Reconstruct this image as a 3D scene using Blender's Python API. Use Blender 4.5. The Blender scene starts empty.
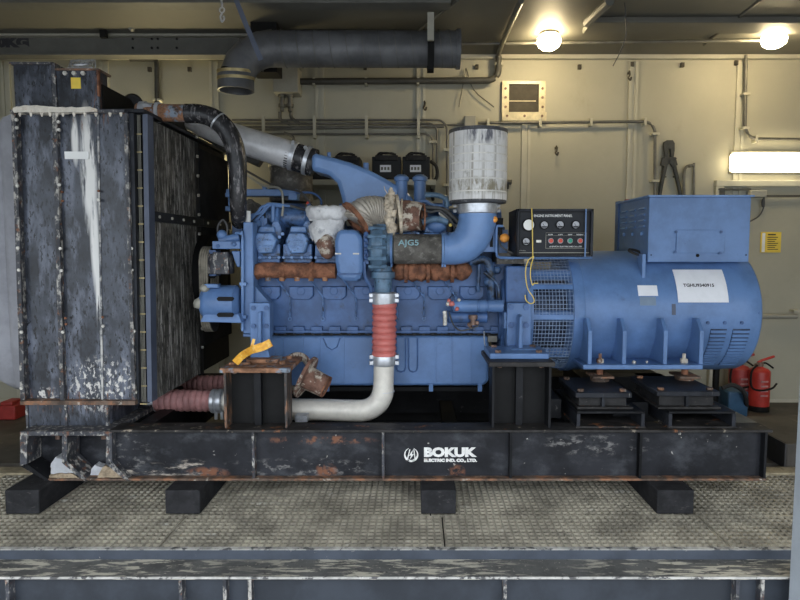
import bpy, bmesh, math, random
from mathutils import Vector, Matrix, noise
random.seed(7)
C = bpy.context.scene.collection
# ------------------------------------------------------------------ camera model
F, CX, CY, D, H = 622.0, 415.0, 300.0, 3.66, 1.5
TH = math.atan(50 / F)
cs, sn = math.cos(TH), math.sin(TH)

def P(u, v, Y):
    """point of the place seen at photo position (u, v) on the vertical plane at depth Y"""
    x, y = (u - CX) / F, -(v - CY) / F
    dy = cs + y * sn; dz = y * cs - sn
    t = (Y + D) / dy
    return Vector((x * t, Y, H + dz * t))

def YZ(v, Z):
    """depth at which the horizontal plane Z is seen at photo row v"""
    y = -(v - CY) / F
    return (Z - H) / (y * cs - sn) * (cs + y * sn) - D

def PX(u, Y, v=300): return P(u, v, Y).x
def PZ(v, Y): return P(400, v, Y).z
def S(px, Y): return px * (Y + D) / F

# ------------------------------------------------------------------ materials
def nd(nt, t, **k):
    n = nt.nodes.new(t)
    for a, b in k.items(): setattr(n, a, b)
    return n

def mat(name, col, rough=.5, metal=0.0, var=.25, vs=5.0, stains=(), bump=0.0, bs=40, emit=None, spec=.4, alpha=None, trans=0):
    m = bpy.data.materials.new(name); m.use_nodes = True
    nt = m.node_tree; L = nt.links
    b = nt.nodes['Principled BSDF']
    b.inputs['Roughness'].default_value = rough
    b.inputs['Metallic'].default_value = metal
    b.inputs['Specular IOR Level'].default_value = spec
    if trans: b.inputs['Transmission Weight'].default_value = trans
    if alpha is not None: b.inputs['Alpha'].default_value = alpha
    geo = nd(nt, 'ShaderNodeNewGeometry')
    def nz(scale, stretch=(1, 1, 1), detail=6, seed=0):
        mp = nd(nt, 'ShaderNodeMapping'); mp.inputs['Scale'].default_value = stretch
        mp.inputs['Location'].default_value = (seed * 3.7, seed * 1.3, seed * 2.1)
        n = nd(nt, 'ShaderNodeTexNoise'); n.inputs['Scale'].default_value = scale
        n.inputs['Detail'].default_value = detail; n.inputs['Roughness'].default_value = .65
        L.new(geo.outputs['Position'], mp.inputs['Vector']); L.new(mp.outputs['Vector'], n.inputs['Vector'])
        return n.outputs['Fac']
    def ramp(src, lo, hi):
        r = nd(nt, 'ShaderNodeMapRange'); r.interpolation_type = 'SMOOTHSTEP'
        r.inputs['From Min'].default_value = lo; r.inputs['From Max'].default_value = hi
        L.new(src, r.inputs['Value']); return r.outputs['Result']
    mx = nd(nt, 'ShaderNodeMix', data_type='RGBA')
    c = (*col, 1)
    mx.inputs['A'].default_value = tuple(max(0, x * (1 - var)) for x in col) + (1,)
    mx.inputs['B'].default_value = tuple(min(1, x * (1 + var)) for x in col) + (1,)
    L.new(ramp(nz(vs), .35, .65), mx.inputs['Factor'])
    out = mx.outputs['Result']
    for i, s in enumerate(stains):
        sc, scale, st, lo, hi = s[:5]
        fac = ramp(nz(scale, st, 7, i + 1), lo, hi)
        if len(s) > 5 and s[5]:
            # elliptical area of the stain: list of (cx, cz, rx, rz)
            tot = None
            for (cx, cz, rx, rz) in s[5]:
                sep = nd(nt, 'ShaderNodeSeparateXYZ'); L.new(geo.outputs['Position'], sep.inputs[0])
                def q(o, c0, r0):
                    a = nd(nt, 'ShaderNodeMath', operation='SUBTRACT'); L.new(o, a.inputs[0]); a.inputs[1].default_value = c0
                    d = nd(nt, 'ShaderNodeMath', operation='DIVIDE'); L.new(a.outputs[0], d.inputs[0]); d.inputs[1].default_value = r0
                    e = nd(nt, 'ShaderNodeMath', operation='POWER'); L.new(d.outputs[0], e.inputs[0]); e.inputs[1].default_value = 2
                    return e.outputs[0]
                ad = nd(nt, 'ShaderNodeMath', operation='ADD'); L.new(q(sep.outputs['X'], cx, rx), ad.inputs[0]); L.new(q(sep.outputs['Z'], cz, rz), ad.inputs[1])
                mr = nd(nt, 'ShaderNodeMapRange'); mr.inputs['From Min'].default_value = .3; mr.inputs['From Max'].default_value = 1.1
                mr.inputs['To Min'].default_value = 1; mr.inputs['To Max'].default_value = 0; L.new(ad.outputs[0], mr.inputs['Value'])
                if tot is None: tot = mr.outputs['Result']
                else:
                    mm = nd(nt, 'ShaderNodeMath', operation='MAXIMUM'); L.new(tot, mm.inputs[0]); L.new(mr.outputs['Result'], mm.inputs[1]); tot = mm.outputs[0]
            mu = nd(nt, 'ShaderNodeMath', operation='MULTIPLY'); L.new(fac, mu.inputs[0]); L.new(tot, mu.inputs[1]); fac = mu.outputs[0]
        m2 = nd(nt, 'ShaderNodeMix', data_type='RGBA')
        L.new(fac, m2.inputs['Factor']); L.new(out, m2.inputs['A']); m2.inputs['B'].default_value = (*sc, 1)
        out = m2.outputs['Result']
    L.new(out, b.inputs['Base Color'])
    if bump:
        bp = nd(nt, 'ShaderNodeBump'); bp.inputs['Strength'].default_value = bump; bp.inputs['Distance'].default_value = .01
        L.new(nz(bs), bp.inputs['Height']); L.new(bp.outputs['Normal'], b.inputs['Normal'])
    if emit:
        b.inputs['Emission Color'].default_value = (*emit[0], 1); b.inputs['Emission Strength'].default_value = emit[1]
    return m

U1 = (1, 1, 1); VT = (5, 5, .6)
RUST = (.17, .075, .04); TAN = (.42, .33, .22); WH = (.72, .71, .68)
M = {}
DIRT = (.035, .035, .035)
M['blue'] = mat('blue_paint', (.108, .200, .395), .36, var=.14, vs=4, stains=[(DIRT, 9, (1, 1, 1), .63, .85), ((.25, .33, .45), 30, U1, .66, .8)])
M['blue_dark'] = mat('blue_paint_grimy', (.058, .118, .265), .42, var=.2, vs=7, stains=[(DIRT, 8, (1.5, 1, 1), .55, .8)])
M['blue_light'] = mat('blue_paint_clean', (.15, .265, .50), .32, var=.1, vs=4, stains=[((.3, .4, .55), 25, U1, .68, .85)])
M['blue_oily_shade'] = mat('blue_paint_oily_shaded', (.085, .165, .34), .33, var=.35, vs=12, stains=[((.015, .018, .022), 16, U1, .48, .64), ((.3, .36, .42), 40, U1, .68, .8)])  # oil stains, with the shade between the heads darkened in as well
M['wirem'] = mat('pale_blue_wire', (.26, .34, .48), .5, var=.1)
M['engdark'] = mat('grimy_dark_blue', (.045, .09, .18), .4, var=.5, vs=16, stains=[((.012, .014, .018), 14, U1, .46, .6), ((.22, .2, .17), 30, U1, .66, .74)])
M['rotor'] = mat('dark_rotor', (.03, .045, .08), .5, var=.5, vs=14, stains=[((.35, .33, .28), 12, U1, .66, .74)])
M['blue_oily_shade2'] = mat('blue_paint_dirty_cover', (.12, .22, .42), .34, var=.25, vs=16, stains=[((.03, .04, .06), 22, U1, .53, .66), ((.45, .5, .55), 45, U1, .66, .74)])
M['teal'] = mat('grey_blue_cast_paint', (.10, .175, .26), .38, var=.25, vs=18, stains=[((.02, .03, .035), 24, U1, .55, .7), ((.3, .38, .43), 45, U1, .66, .75)])
M['grey_blue'] = mat('grey_blue_paint', (.075, .09, .13), .5, var=.12)
def zc(u, v, Y, ru, rv):
    p = P(u, v, Y); return (p.x, p.z, S(ru, Y), S(rv, Y))
M['rad'] = mat('black_worn_radiator_paint', (.036, .041, .053), .3, var=.55, vs=3.5, stains=[
    ((.13, .145, .185), 3.5, (3, 3, 1), .46, .66), ((.012, .013, .015), 30, (2.5, 1, .9), .555, .61),
    ((.5, .5, .48), 9, VT, .66, .78),
    (WH, 3.6, VT, .41, .53, [zc(87, 170, .04, 9, 66), zc(73, 140, .04, 4, 26), zc(97, 300, .04, 3, 110), zc(93, 240, .04, 5, 60)]),
    ((.6, .58, .54), 34, (1.2, 1, .8), .52, .58, [zc(103, 385, .04, 44, 30), zc(45, 397, .04, 24, 9)]),
    (RUST, 16, VT, .55, .66, [zc(75, 400, .04, 80, 14), zc(100, 100, .04, 12, 30), zc(72, 118, .04, 4, 14), zc(81, 118, .04, 4, 14)])])
M['rad_dark'] = mat('black_radiator_frame_paint', (.020, .022, .027), .45, var=.4, vs=6, stains=[((.3, .29, .26), 14, VT, .62, .75), (RUST, 13, VT, .66, .78)])
M['rad_edge'] = mat('chipped_black_edge_paint', (.045, .047, .055), .5, var=.4, vs=10, stains=[((.42, .40, .36), 16, (2, 2, 1.2), .5, .64), (RUST, 13, (2, 2, 2), .57, .68)])
M['salt'] = mat('white_salt_crust', (.72, .67, .58), .9, var=.1, vs=20, stains=[((.45, .22, .09), 11, U1, .58, .75)], bump=.8, bs=60)
M['fins'] = mat('dirty_radiator_fins', (.075, .070, .060), .75, var=.5, vs=8, stains=[((.34, .325, .30), 6, (9, 9, .6), .50, .62), ((.012, .012, .012), 11, (9, 9, 1.2), .54, .62), ((.09, .075, .055), 26, (3, 3, 1), .55, .7)], bump=.6, bs=90)
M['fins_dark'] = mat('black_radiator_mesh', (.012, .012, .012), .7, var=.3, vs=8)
M['cover'] = mat('grey_fabric_cover', (.27, .275, .30), .85, var=.12, vs=6, stains=[((.32, .32, .34), 8, (1, 1, .5), .55, .8)], bump=.3, bs=12)
M['skid'] = mat('black_worn_skid_paint', (.020, .021, .025), .38, var=.35, vs=3, stains=[
    ((.062, .066, .074), 5, (1, 1, 1.5), .50, .75), ((.42, .40, .36), 22, U1, .67, .72),
    ((.42, .37, .31), 9, (1, 1, 4), .50, .66, [zc(150, 474, -.04, 42, 12), zc(190, 468, -.04, 30, 10)]),
    ((.17, .165, .16), 14, (1, 1, 2), .52, .66, [zc(300, 468, -.04, 90, 11), zc(130, 455, -.04, 22, 26), zc(600, 445, -.04, 70, 12)]),
    ((.19, .085, .05), 16, U1, .46, .60, [zc(326, 471, -.04, 12, 9), zc(457, 472, -.04, 9, 8), zc(207, 474, -.04, 24, 8), zc(320, 440, -.04, 60, 5), zc(170, 480, -.04, 90, 5)])])
M['skid_dark'] = mat('black_skid_paint', (.009, .0095, .011), .5, var=.35, vs=4, stains=[((.12, .115, .11), 16, U1, .62, .75)])
M['edge'] = mat('rusty_flange_edge', (.11, .075, .055), .7, var=.5, vs=12, stains=[((.27, .13, .07), 9, (1, 1, 1), .48, .62), ((.50, .45, .38), 16, U1, .60, .7)])
M['edge_dark'] = mat('worn_black_flange', (.032, .03, .029), .55, var=.4, vs=9, stains=[((.33, .28, .22), 14, U1, .6, .7), ((.3, .12, .05), 8, U1, .6, .7)])
M['pedside'] = mat('rust_streaked_black_plate', (.04, .036, .034), .55, var=.4, vs=9, stains=[((.26, .13, .07), 10, (2, 2, .8), .5, .64), ((.4, .37, .32), 18, (2, 2, 1), .62, .7)])
M['block'] = mat('black_tarred_timber', (.024, .024, .026), .8, var=.25, vs=14, stains=[((.09, .085, .08), 20, (1, 1, 4), .6, .75)])
M['rust'] = mat('orange_brown_rust', (.215, .092, .05), .85, var=.45, vs=18, stains=[((.10, .045, .03), 12, U1, .52, .68), ((.42, .24, .14), 26, U1, .60, .74)], bump=.5, bs=60)
M['rust_dark'] = mat('dark_scaly_rust', (.16, .085, .06), .8, var=.4, vs=14, stains=[((.55, .49, .40), 12, U1, .49, .58)], bump=.5, bs=50)
M['rust_plate'] = mat('rusty_top_plate', (.26, .13, .07), .8, var=.5, vs=14, stains=[((.22, .27, .33), 11, (1, 1, 1), .52, .6), ((.06, .045, .04), 16, U1, .58, .68)], bump=.4)
M['silver'] = mat('dull_aluminised_pipe', (.66, .66, .67), .36, .25, var=.1, vs=9, stains=[((.33, .33, .32), 12, U1, .6, .8)])
M['paint_silver'] = mat('silver_painted_pipe', (.74, .70, .62), .5, .15, var=.1, vs=9, stains=[((.34, .29, .22), 9, U1, .62, .78)])
M['clamp'] = mat('galvanised_clamp', (.55, .57, .6), .35, .6, var=.12, vs=30)
M['bolt'] = mat('pale_zinc_bolt', (.55, .53, .48), .45, .4, var=.25, vs=60)
M['redhose'] = mat('red_silicone_hose', (.52, .15, .13), .42, var=.12, vs=12, stains=[((.50, .25, .22), 20, U1, .62, .8)])
M['pinkhose'] = mat('faded_pink_silicone_hose', (.44, .22, .21), .5, var=.2, vs=10, stains=[((.16, .08, .07), 12, U1, .56, .75)])
M['rubber'] = mat('oily_black_rubber', (.022, .022, .024), .25, var=.3, vs=10, stains=[((.20, .19, .19), 14, (3, 3, .8), .52, .68)], bump=.5, bs=25)
M['beltm'] = mat('dusty_grey_belt', (.20, .18, .14), .8, var=.3, vs=9, stains=[((.05, .045, .04), 12, U1, .5, .7)])
M['rubber_dull'] = mat('dull_black_rubber', (.028, .027, .027), .6, var=.3, vs=10, stains=[((.12, .11, .10), 20, U1, .6, .75)])
M['greyhose'] = mat('grime_covered_hose', (.10, .092, .08), .75, var=.35, vs=12, stains=[((.21, .20, .18), 22, (1, 1, 1), .52, .68), ((.03, .03, .028), 9, U1, .56, .72)], bump=.4, bs=50)
M['chalk'] = mat('pale_blue_chalk', (.30, .48, .52), .9, var=.1)
M['filter'] = mat('grimy_white_filter_paper', (.74, .73, .71), .8, var=.08, vs=3, stains=[
    ((.30, .27, .22), 3, (14, 14, .4), .50, .72), ((.26, .24, .2), 12, U1, .58, .75),
    ((.26, .23, .16), 9, (3, 3, 1), .40, .6, [zc(478, 188, .42, 40, 9)]), ((.14, .14, .16), 10, (3, 3, .6), .42, .6, [zc(482, 136, .42, 22, 13)])])
M['band'] = mat('white_filter_band', (.7, .68, .63), .8, var=.15, vs=12)
M['edgewhite'] = mat('chipped_white_lip', (.42, .41, .38), .7, var=.3, vs=9, stains=[((.09, .09, .09), 22, U1, .52, .6)])
M['weld'] = mat('weld_with_pale_gleam', (.075, .08, .095), .5, var=.4, vs=9, stains=[((.5, .49, .46), 13, (1, 1, .7), .46, .62)])  # broken pale gleam along the weld, put into the colour
M['darkband'] = mat('dark_filter_end_band', (.06, .062, .068), .6, var=.3, vs=15, stains=[((.22, .22, .22), 20, U1, .55, .7)])
M['plastic'] = mat('white_plastic_wrap', (.62, .62, .62), .35, var=.12, vs=14, stains=[((.33, .34, .36), 18, U1, .56, .7)], bump=1.0, bs=22)
M['flex'] = mat('corrugated_steel_flex', (.46, .42, .36), .45, .3, var=.2, vs=12, stains=[((.3, .17, .09), 10, U1, .6, .75)])
M['lag'] = mat('frayed_pipe_lagging', (.55, .47, .36), .95, var=.3, vs=20, bump=.8, bs=50)
M['orange'] = mat('orange_plastic_strap', (1.0, .45, .05), .5, var=.2, vs=40, stains=[((.95, .62, .18), 30, U1, .52, .62)])
M['yellow'] = mat('yellow_cord', (.78, .58, .13), .6, var=.1)
M['sign'] = mat('yellow_notice_paper', (.80, .58, .08), .6, var=.08)
M['stickgrey'] = mat('faded_sticker', (.20, .27, .36), .6, var=.1)
M['paper'] = mat('white_paper', (.80, .81, .84), .7, var=.03, vs=12, bump=.15, bs=9)
M['white'] = mat('white_paint', (.82, .82, .80), .6, var=.05)
M['stencil_w'] = mat('white_stencil_paint', (.74, .73, .70), .7, var=.1, vs=30, stains=[((.3, .2, .13), 12, U1, .63, .72)])
M['ink'] = mat('black_ink', (.03, .03, .035), .7, var=.1)
M['panelblack'] = mat('black_panel_enamel', (.014, .014, .016), .42, var=.15)
M['panelface'] = mat('dark_grey_panel_face', (.024, .026, .03), .5, var=.1)
M['gauge'] = mat('pale_gauge_face', (.42, .43, .45), .4, var=.1, vs=60)
M['gauge_w'] = mat('white_gauge_cap', (.88, .88, .84), .5, var=.03)
M['redb'] = mat('red_push_button', (.70, .09, .06), .35, var=.1)
M['greenb'] = mat('green_push_button', (.03, .36, .24), .35, var=.1)
M['wall'] = mat('beige_wall_panel', (.40, .38, .295), .6, var=.05, vs=1.2, stains=[((.33, .30, .22), 2.2, (1, 1, .7), .58, .85)])
M['walltrim'] = mat('cream_wall_batten', (.46, .44, .35), .55, var=.05)
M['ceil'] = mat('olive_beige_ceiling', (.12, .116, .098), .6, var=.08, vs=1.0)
M['beam'] = mat('grey_steel_beam', (.11, .11, .10), .6, var=.1)
M['floor'] = mat('dark_oily_floor', (.06, .053, .044), .6, var=.3, vs=3, stains=[((.15, .135, .11), 8, U1, .58, .75)])
M['curb'] = mat('dark_painted_curb', (.03, .03, .03), .6, var=.3, vs=5)
M['pan'] = mat('brown_grime_and_shade_under_grating', (.012, .011, .009), .8, var=.4, vs=4)  # brown grime, made near black to carry the shade in the grating holes
M['grate'] = mat('worn_galvanised_grating', (.37, .34, .27), .55, .1, var=.35, vs=3, stains=[((.24, .22, .18), 7, U1, .55, .75), ((.66, .64, .58), 5, (1, 2, 1), .60, .76)])
M['tan'] = mat('tan_worn_edge_strip', (.30, .255, .17), .75, var=.3, vs=9, stains=[((.08, .07, .05), 12, U1, .58, .7)])
M['endb'] = mat('dusty_beam_top', (.17, .16, .13), .6, var=.2, vs=4)
M['rail'] = mat('blue_grey_deck_rail_paint', (.050, .060, .078), .5, var=.2, vs=3, stains=[((.45, .44, .40), 30, (1, 1, 1), .66, .72)])
M['rail2'] = mat('dark_blue_grey_paint', (.030, .036, .046), .5, var=.25, vs=3)
M['ledge'] = mat('scuffed_ledge_paint', (.095, .095, .09), .6, var=.3, vs=5, stains=[
    ((.50, .47, .38), 11, (.6, 3, 3), .50, .58, [zc(110, 568, -.64, 150, 60), zc(390, 568, -.64, 150, 60), zc(690, 568, -.64, 140, 60)]), ((.04, .04, .04), 20, U1, .6, .7), ((.45, .42, .34), 60, U1, .62, .68)])
M['pipe_grey'] = mat('galvanised_conduit', (.15, .145, .125), .45, .4, var=.15, vs=12)
M['pipe_dark'] = mat('dark_conduit', (.070, .068, .060), .5, .2, var=.2, vs=6)
M['duct'] = mat('black_spiral_duct', (.115, .118, .125), .45, .2, var=.25, vs=4)
M['brass'] = mat('yellowed_duct_clamp', (.42, .34, .17), .45, .4, var=.2, vs=12)
M['boxgrey'] = mat('grey_beige_enclosure', (.33, .32, .27), .55, var=.08)
M['frame_tan'] = mat('galvanised_vent_frame', (.60, .53, .36), .45, .3, var=.15, vs=12)
M['vent'] = mat('dark_vent_mesh', (.065, .055, .04), .7, var=.2)
M['black'] = mat('matt_black', (.008, .008, .008), .6, var=.2)
M['battery'] = mat('black_battery_case', (.020, .021, .022), .5, var=.2)
M['red'] = mat('red_extinguisher_paint', (.42, .035, .025), .35, var=.15, vs=8, stains=[((.5, .35, .3), 40, U1, .70, .76)])
M['red_dull'] = mat('dull_red_paint', (.30, .03, .025), .5, var=.2)
M['bluebox'] = mat('blue_plastic_box', (.03, .085, .16), .5, var=.2)
M['olive'] = mat('olive_tool_paint', (.045, .046, .042), .5, var=.2, vs=30)
M['chunk'] = mat('grey_foam_lump', (.42, .43, .45), .9, var=.1, vs=12, stains=[((.3, .2, .12), 9, U1, .6, .7)], bump=.4)
M['dust'] = mat('tan_dust_heap', (.30, .235, .16), .95, var=.3, vs=25, bump=.8, bs=60)
M['lamp'] = mat('lit_lamp_glass', (1, .9, .7), .4, var=0, emit=((1.0, .80, .46), 85))
M['lamp2'] = mat('lit_tube_diffuser', (1, .92, .75), .4, var=0, emit=((1.0, .86, .56), 8))
M['lamp3'] = mat('lit_tube_diffuser_behind_radiator', (1, .92, .75), .4, var=0, emit=((1.0, .84, .48), 34))
M['amber'] = mat('amber_glow_cap', (.95, .38, .07), .5, var=.1)
M['copper'] = mat('stained_brass', (.20, .13, .10), .5, .4, var=.3, vs=30)
M['post'] = mat('pale_blue_door_edge', (.42, .46, .50), .5, var=.05)
M['cable'] = mat('grey_cable', (.06, .06, .06), .6, var=.2)
M['ground'] = mat('outdoor_concrete', (.25, .245, .235), .9, var=.1, vs=1)

for k_ in ('skid', 'skid_dark', 'black', 'rad_dark', 'block', 'battery', 'edge_dark', 'panelblack', 'panelface', 'rubber_dull', 'fins_dark', 'fan' ):
    if k_ in M: M[k_].node_tree.nodes['Principled BSDF'].inputs['Specular IOR Level'].default_value = .18
# ------------------------------------------------------------------ mesh builder
def cr(pts, n=6):
    pts = [Vector(p) for p in pts]
    if len(pts) < 3: return pts
    out = []
    for i in range(len(pts) - 1):
        a = pts[i - 1] if i else pts[0] * 2 - pts[1]
        b, c = pts[i], pts[i + 1]
        d = pts[i + 2] if i + 2 < len(pts) else c * 2 - b
        for k in range(n):
            t = k / n
            out.append(.5 * ((2 * b) + (c - a) * t + (2 * a - 5 * b + 4 * c - d) * t * t + (3 * b - a - 3 * c + d) * t ** 3))
    out.append(pts[-1]); return out

class B:
    def __init__(s): s.bm = bmesh.new()
    def poly(s, vs, faces):
        v = [s.bm.verts.new(p) for p in vs]
        for f in faces:
            try: s.bm.faces.new([v[i] for i in f])
            except ValueError: pass
        return s
    def box(s, x0, x1, y0, y1, z0, z1):
        vs = [(x, y, z) for x in (x0, x1) for y in (y0, y1) for z in (z0, z1)]
        return s.poly(vs, [(0, 1, 3, 2), (4, 6, 7, 5), (0, 4, 5, 1), (2, 3, 7, 6), (0, 2, 6, 4), (1, 5, 7, 3)])
    def pb(s, u0, v0, u1, v1, Y, dep):
        a, b = P(u0, (v0 + v1) / 2, Y), P(u1, (v0 + v1) / 2, Y)
        return s.box(a.x, b.x, Y, Y + dep, PZ(v1, Y), PZ(v0, Y))
    def prism(s, pts, y0, y1, scale=None):
        """pts: (x, z) outline; extruded in y; optional inset of the front"""
        n = len(pts)
        if scale:
            cx = sum(p[0] for p in pts) / n; cz = sum(p[1] for p in pts) / n
            fr = [(cx + (x - cx) * scale, y0, cz + (z - cz) * scale) for x, z in pts]
        else: fr = [(x, y0, z) for x, z in pts]
        vs = fr + [(x, y1, z) for x, z in pts]
        return s.poly(vs, [tuple(range(n)), tuple(range(2 * n - 1, n - 1, -1))] + [(i, i + n, (i + 1) % n + n, (i + 1) % n) for i in range(n)])
    def pp(s, uv, Y, dep, scale=None):
        pts = [(P(u, v, Y).x, P(u, v, Y).z) for u, v in uv]
        return s.prism(pts, Y, Y + dep, scale)
    def prismx(s, pts, x0, x1):
        n = len(pts)
        vs = [(x0, y, z) for y, z in pts] + [(x1, y, z) for y, z in pts]
        return s.poly(vs, [tuple(range(n)), tuple(range(2 * n - 1, n - 1, -1))] + [(i, i + n, (i + 1) % n + n, (i + 1) % n) for i in range(n)])
    def tube(s, pts, r, seg=16, cap=True, sm=0, hollow=False):
        pts = [Vector(p) for p in pts]
        if sm: pts = cr(pts, sm)
        n = len(pts)
        rr = r if isinstance(r, (list, tuple)) else [r] * n
        if len(rr) != n:
            rr = [rr[min(len(rr) - 1, int(i * (len(rr) - 1) / (n - 1)))] + (rr[min(len(rr) - 1, int(i * (len(rr) - 1) / (n - 1)) + 1)] - rr[min(len(rr) - 1, int(i * (len(rr) - 1) / (n - 1)))]) * ((i * (len(rr) - 1) / (n - 1)) % 1) for i in range(n)]
        t0 = (pts[1] - pts[0]).normalized()
        up = Vector((0, 0, 1)) if abs(t0.z) < .9 else Vector((1, 0, 0))
        nx = t0.cross(up).normalized(); rings = []
        for i, p in enumerate(pts):
            if i == 0: t = (pts[1] - pts[0])
            elif i == n - 1: t = (pts[-1] - pts[-2])
            else: t = (pts[i + 1] - pts[i]).normalized() + (pts[i] - pts[i - 1]).normalized()
            t = t.normalized() if t.length > 1e-9 else t0
            nx = (nx - t * nx.dot(t)).normalized(); ny = t.cross(nx)
            rings.append([s.bm.verts.new(p + (nx * math.cos(a) + ny * math.sin(a)) * rr[i]) for a in [2 * math.pi * k / seg for k in range(seg)]])
        for a, b in zip(rings, rings[1:]):
            for k in range(seg): s.bm.faces.new((a[k], a[(k + 1) % seg], b[(k + 1) % seg], b[k]))
        if cap and not hollow:
            s.bm.faces.new(rings[0][::-1]); s.bm.faces.new(rings[-1])
        return s
    def ribbed(s, pts, r, amp, count, seg=20, sharp=False, sm=8):
        """corrugated hose"""
        base = cr(pts, 12)
        Ls = [0]
        for a, b in zip(base, base[1:]): Ls.append(Ls[-1] + (b - a).length)
        N = count * sm; out = []; rr = []
        j = 0
        for i in range(N + 1):
            d = Ls[-1] * i / N
            while j < len(base) - 2 and Ls[j + 1] < d: j += 1
            t = (d - Ls[j]) / max(1e-9, Ls[j + 1] - Ls[j])
            out.append(base[j].lerp(base[j + 1], t))
            ph = math.pi * i / sm
            rr.append(r - amp + amp * 2 * (abs(math.sin(ph)) ** .7))
        return s.tube(out, rr, seg)
    def cyl(s, a, b, r, r2=None, seg=24): return s.tube([a, b], [r, r if r2 is None else r2], seg)
    def lathe(s, a, b, prof, seg=32):
        """prof: (t along a->b in metres, radius)"""
        a, b = Vector(a), Vector(b); d = (b - a).normalized()
        up = Vector((0, 0, 1)) if abs(d.z) < .9 else Vector((1, 0, 0))
        nx = d.cross(up).normalized(); ny = d.cross(nx); rings = []
        for t, r in prof:
            rings.append([s.bm.verts.new(a + d * t + (nx * math.cos(2 * math.pi * k / seg) + ny * math.sin(2 * math.pi * k / seg)) * max(r, 1e-4)) for k in range(seg)])
        for p, q in zip(rings, rings[1:]):
            for k in range(seg): s.bm.faces.new((p[k], p[(k + 1) % seg], q[(k + 1) % seg], q[k]))
        if prof[0][1] > 1e-4: s.bm.faces.new(rings[0][::-1])
        if prof[-1][1] > 1e-4: s.bm.faces.new(rings[-1])
        return s
    def ring(s, c, d, R, w, th, seg=32):
        """flat ring: centre, axis, outer radius, radial width, thickness"""
        c, d = Vector(c), Vector(d).normalized()
        a = c - d * th / 2
        up = Vector((0, 0, 1)) if abs(d.z) < .9 else Vector((1, 0, 0))
        nx = d.cross(up).normalized(); ny = d.cross(nx)
        R2 = R - w; pr = [(0, R2), (0, R), (th, R), (th, R2)]
        rings = [[s.bm.verts.new(a + d * t + (nx * math.cos(2 * math.pi * k / seg) + ny * math.sin(2 * math.pi * k / seg)) * r) for k in range(seg)] for t, r in pr]
        for i in range(4):
            p, q = rings[i], rings[(i + 1) % 4]
            for k in range(seg): s.bm.faces.new((p[k], p[(k + 1) % seg], q[(k + 1) % seg], q[k]))
        return s
    def ball(s, c, r, sub=2, sc=(1, 1, 1), jit=0, seed=0):
        m = Matrix.Translation(c) @ Matrix.Diagonal((sc[0], sc[1], sc[2], 1))
        g = bmesh.ops.create_icosphere(s.bm, subdivisions=sub, radius=r, matrix=m)
        if jit:
            for v in g['verts']:
                k = noise.noise(v.co * (1.2 / r) + Vector((seed, seed, seed)))
                v.co += (v.co - Vector(c)) * k * jit
        return s
    def bolt(s, c, d, r=.012, h=.01):
        c, d = Vector(c), Vector(d).normalized()
        return s.tube([c, c + d * h], r, 6)
    def each(s, name, m, parent, label=None, bev=0.0, **k):
        """every loose piece becomes an object of its own"""
        s.bm.verts.index_update(); s.bm.verts.ensure_lookup_table(); seen = set(); last = None
        for v0 in s.bm.verts:
            if v0.index in seen: continue
            st = [v0]; seen.add(v0.index); isl = []
            while st:
                v = st.pop(); isl.append(v)
                for e in v.link_edges:
                    w = e.other_vert(v)
                    if w.index not in seen: seen.add(w.index); st.append(w)
            nb = B(); mp = {v.index: nb.bm.verts.new(v.co) for v in isl}
            for f in {f for v in isl for f in v.link_faces}: nb.bm.faces.new([mp[v.index] for v in f.verts])
            last = nb.out(name, m, parent, label=label, bev=bev, **k)
        s.bm.free(); return last
    def out(s, name, m, parent=None, label=None, cat=None, group=None, kind=None, bev=0.0, smooth=True, ang=38, solid=0):
        bm = s.bm
        bmesh.ops.recalc_face_normals(bm, faces=bm.faces)
        lo = Vector((min(v.co[i] for v in bm.verts) for i in range(3))); hi = Vector((max(v.co[i] for v in bm.verts) for i in range(3)))
        c = (lo + hi) / 2
        if parent is None: c.z = lo.z
        bmesh.ops.translate(bm, verts=bm.verts, vec=-c)
        me = bpy.data.meshes.new(name); bm.to_mesh(me); bm.free()
        if smooth:
            me.polygons.foreach_set('use_smooth', [True] * len(me.polygons)); me.set_sharp_from_angle(angle=math.radians(ang))
        me.materials.append(M[m] if isinstance(m, str) else m)
        o = bpy.data.objects.new(name, me); C.objects.link(o)
        if parent is not None:
            o.parent = parent; o.location = c - wl(parent)
        else: o.location = c
        WL[o.name] = c.copy()
        if bev:
            b = o.modifiers.new('bevel', 'BEVEL'); b.width = bev; b.segments = 2; b.limit_method = 'ANGLE'; b.angle_limit = math.radians(40)
        tag(o, label, cat, group, kind); return o
WL = {}
def wl(o): return WL[o.name]
def tag(o, label=None, cat=None, group=None, kind=None):
    if label: o['label'] = label
    if cat: o['category'] = cat
    if group: o['group'] = group
    if kind: o['kind'] = kind
def thing(name, label, cat, loc, group=None):
    o = bpy.data.objects.new(name, None); C.objects.link(o); o.location = loc; o.empty_display_size = .1
    WL[o.name] = Vector(loc); tag(o, label, cat, group); return o
def dup(root, off, label, rename=None):
    r = root.copy(); C.objects.link(r); r.location = root.location + Vector(off); r['label'] = label
    def rec(a, b):
        for ch in a.children:
            c = ch.copy(); C.objects.link(c); c.parent = b; rec(ch, c)
    rec(root, r); return r
def struct(name, b, m, bev=0): return b.out(name, m, kind='structure', bev=bev)
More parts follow.
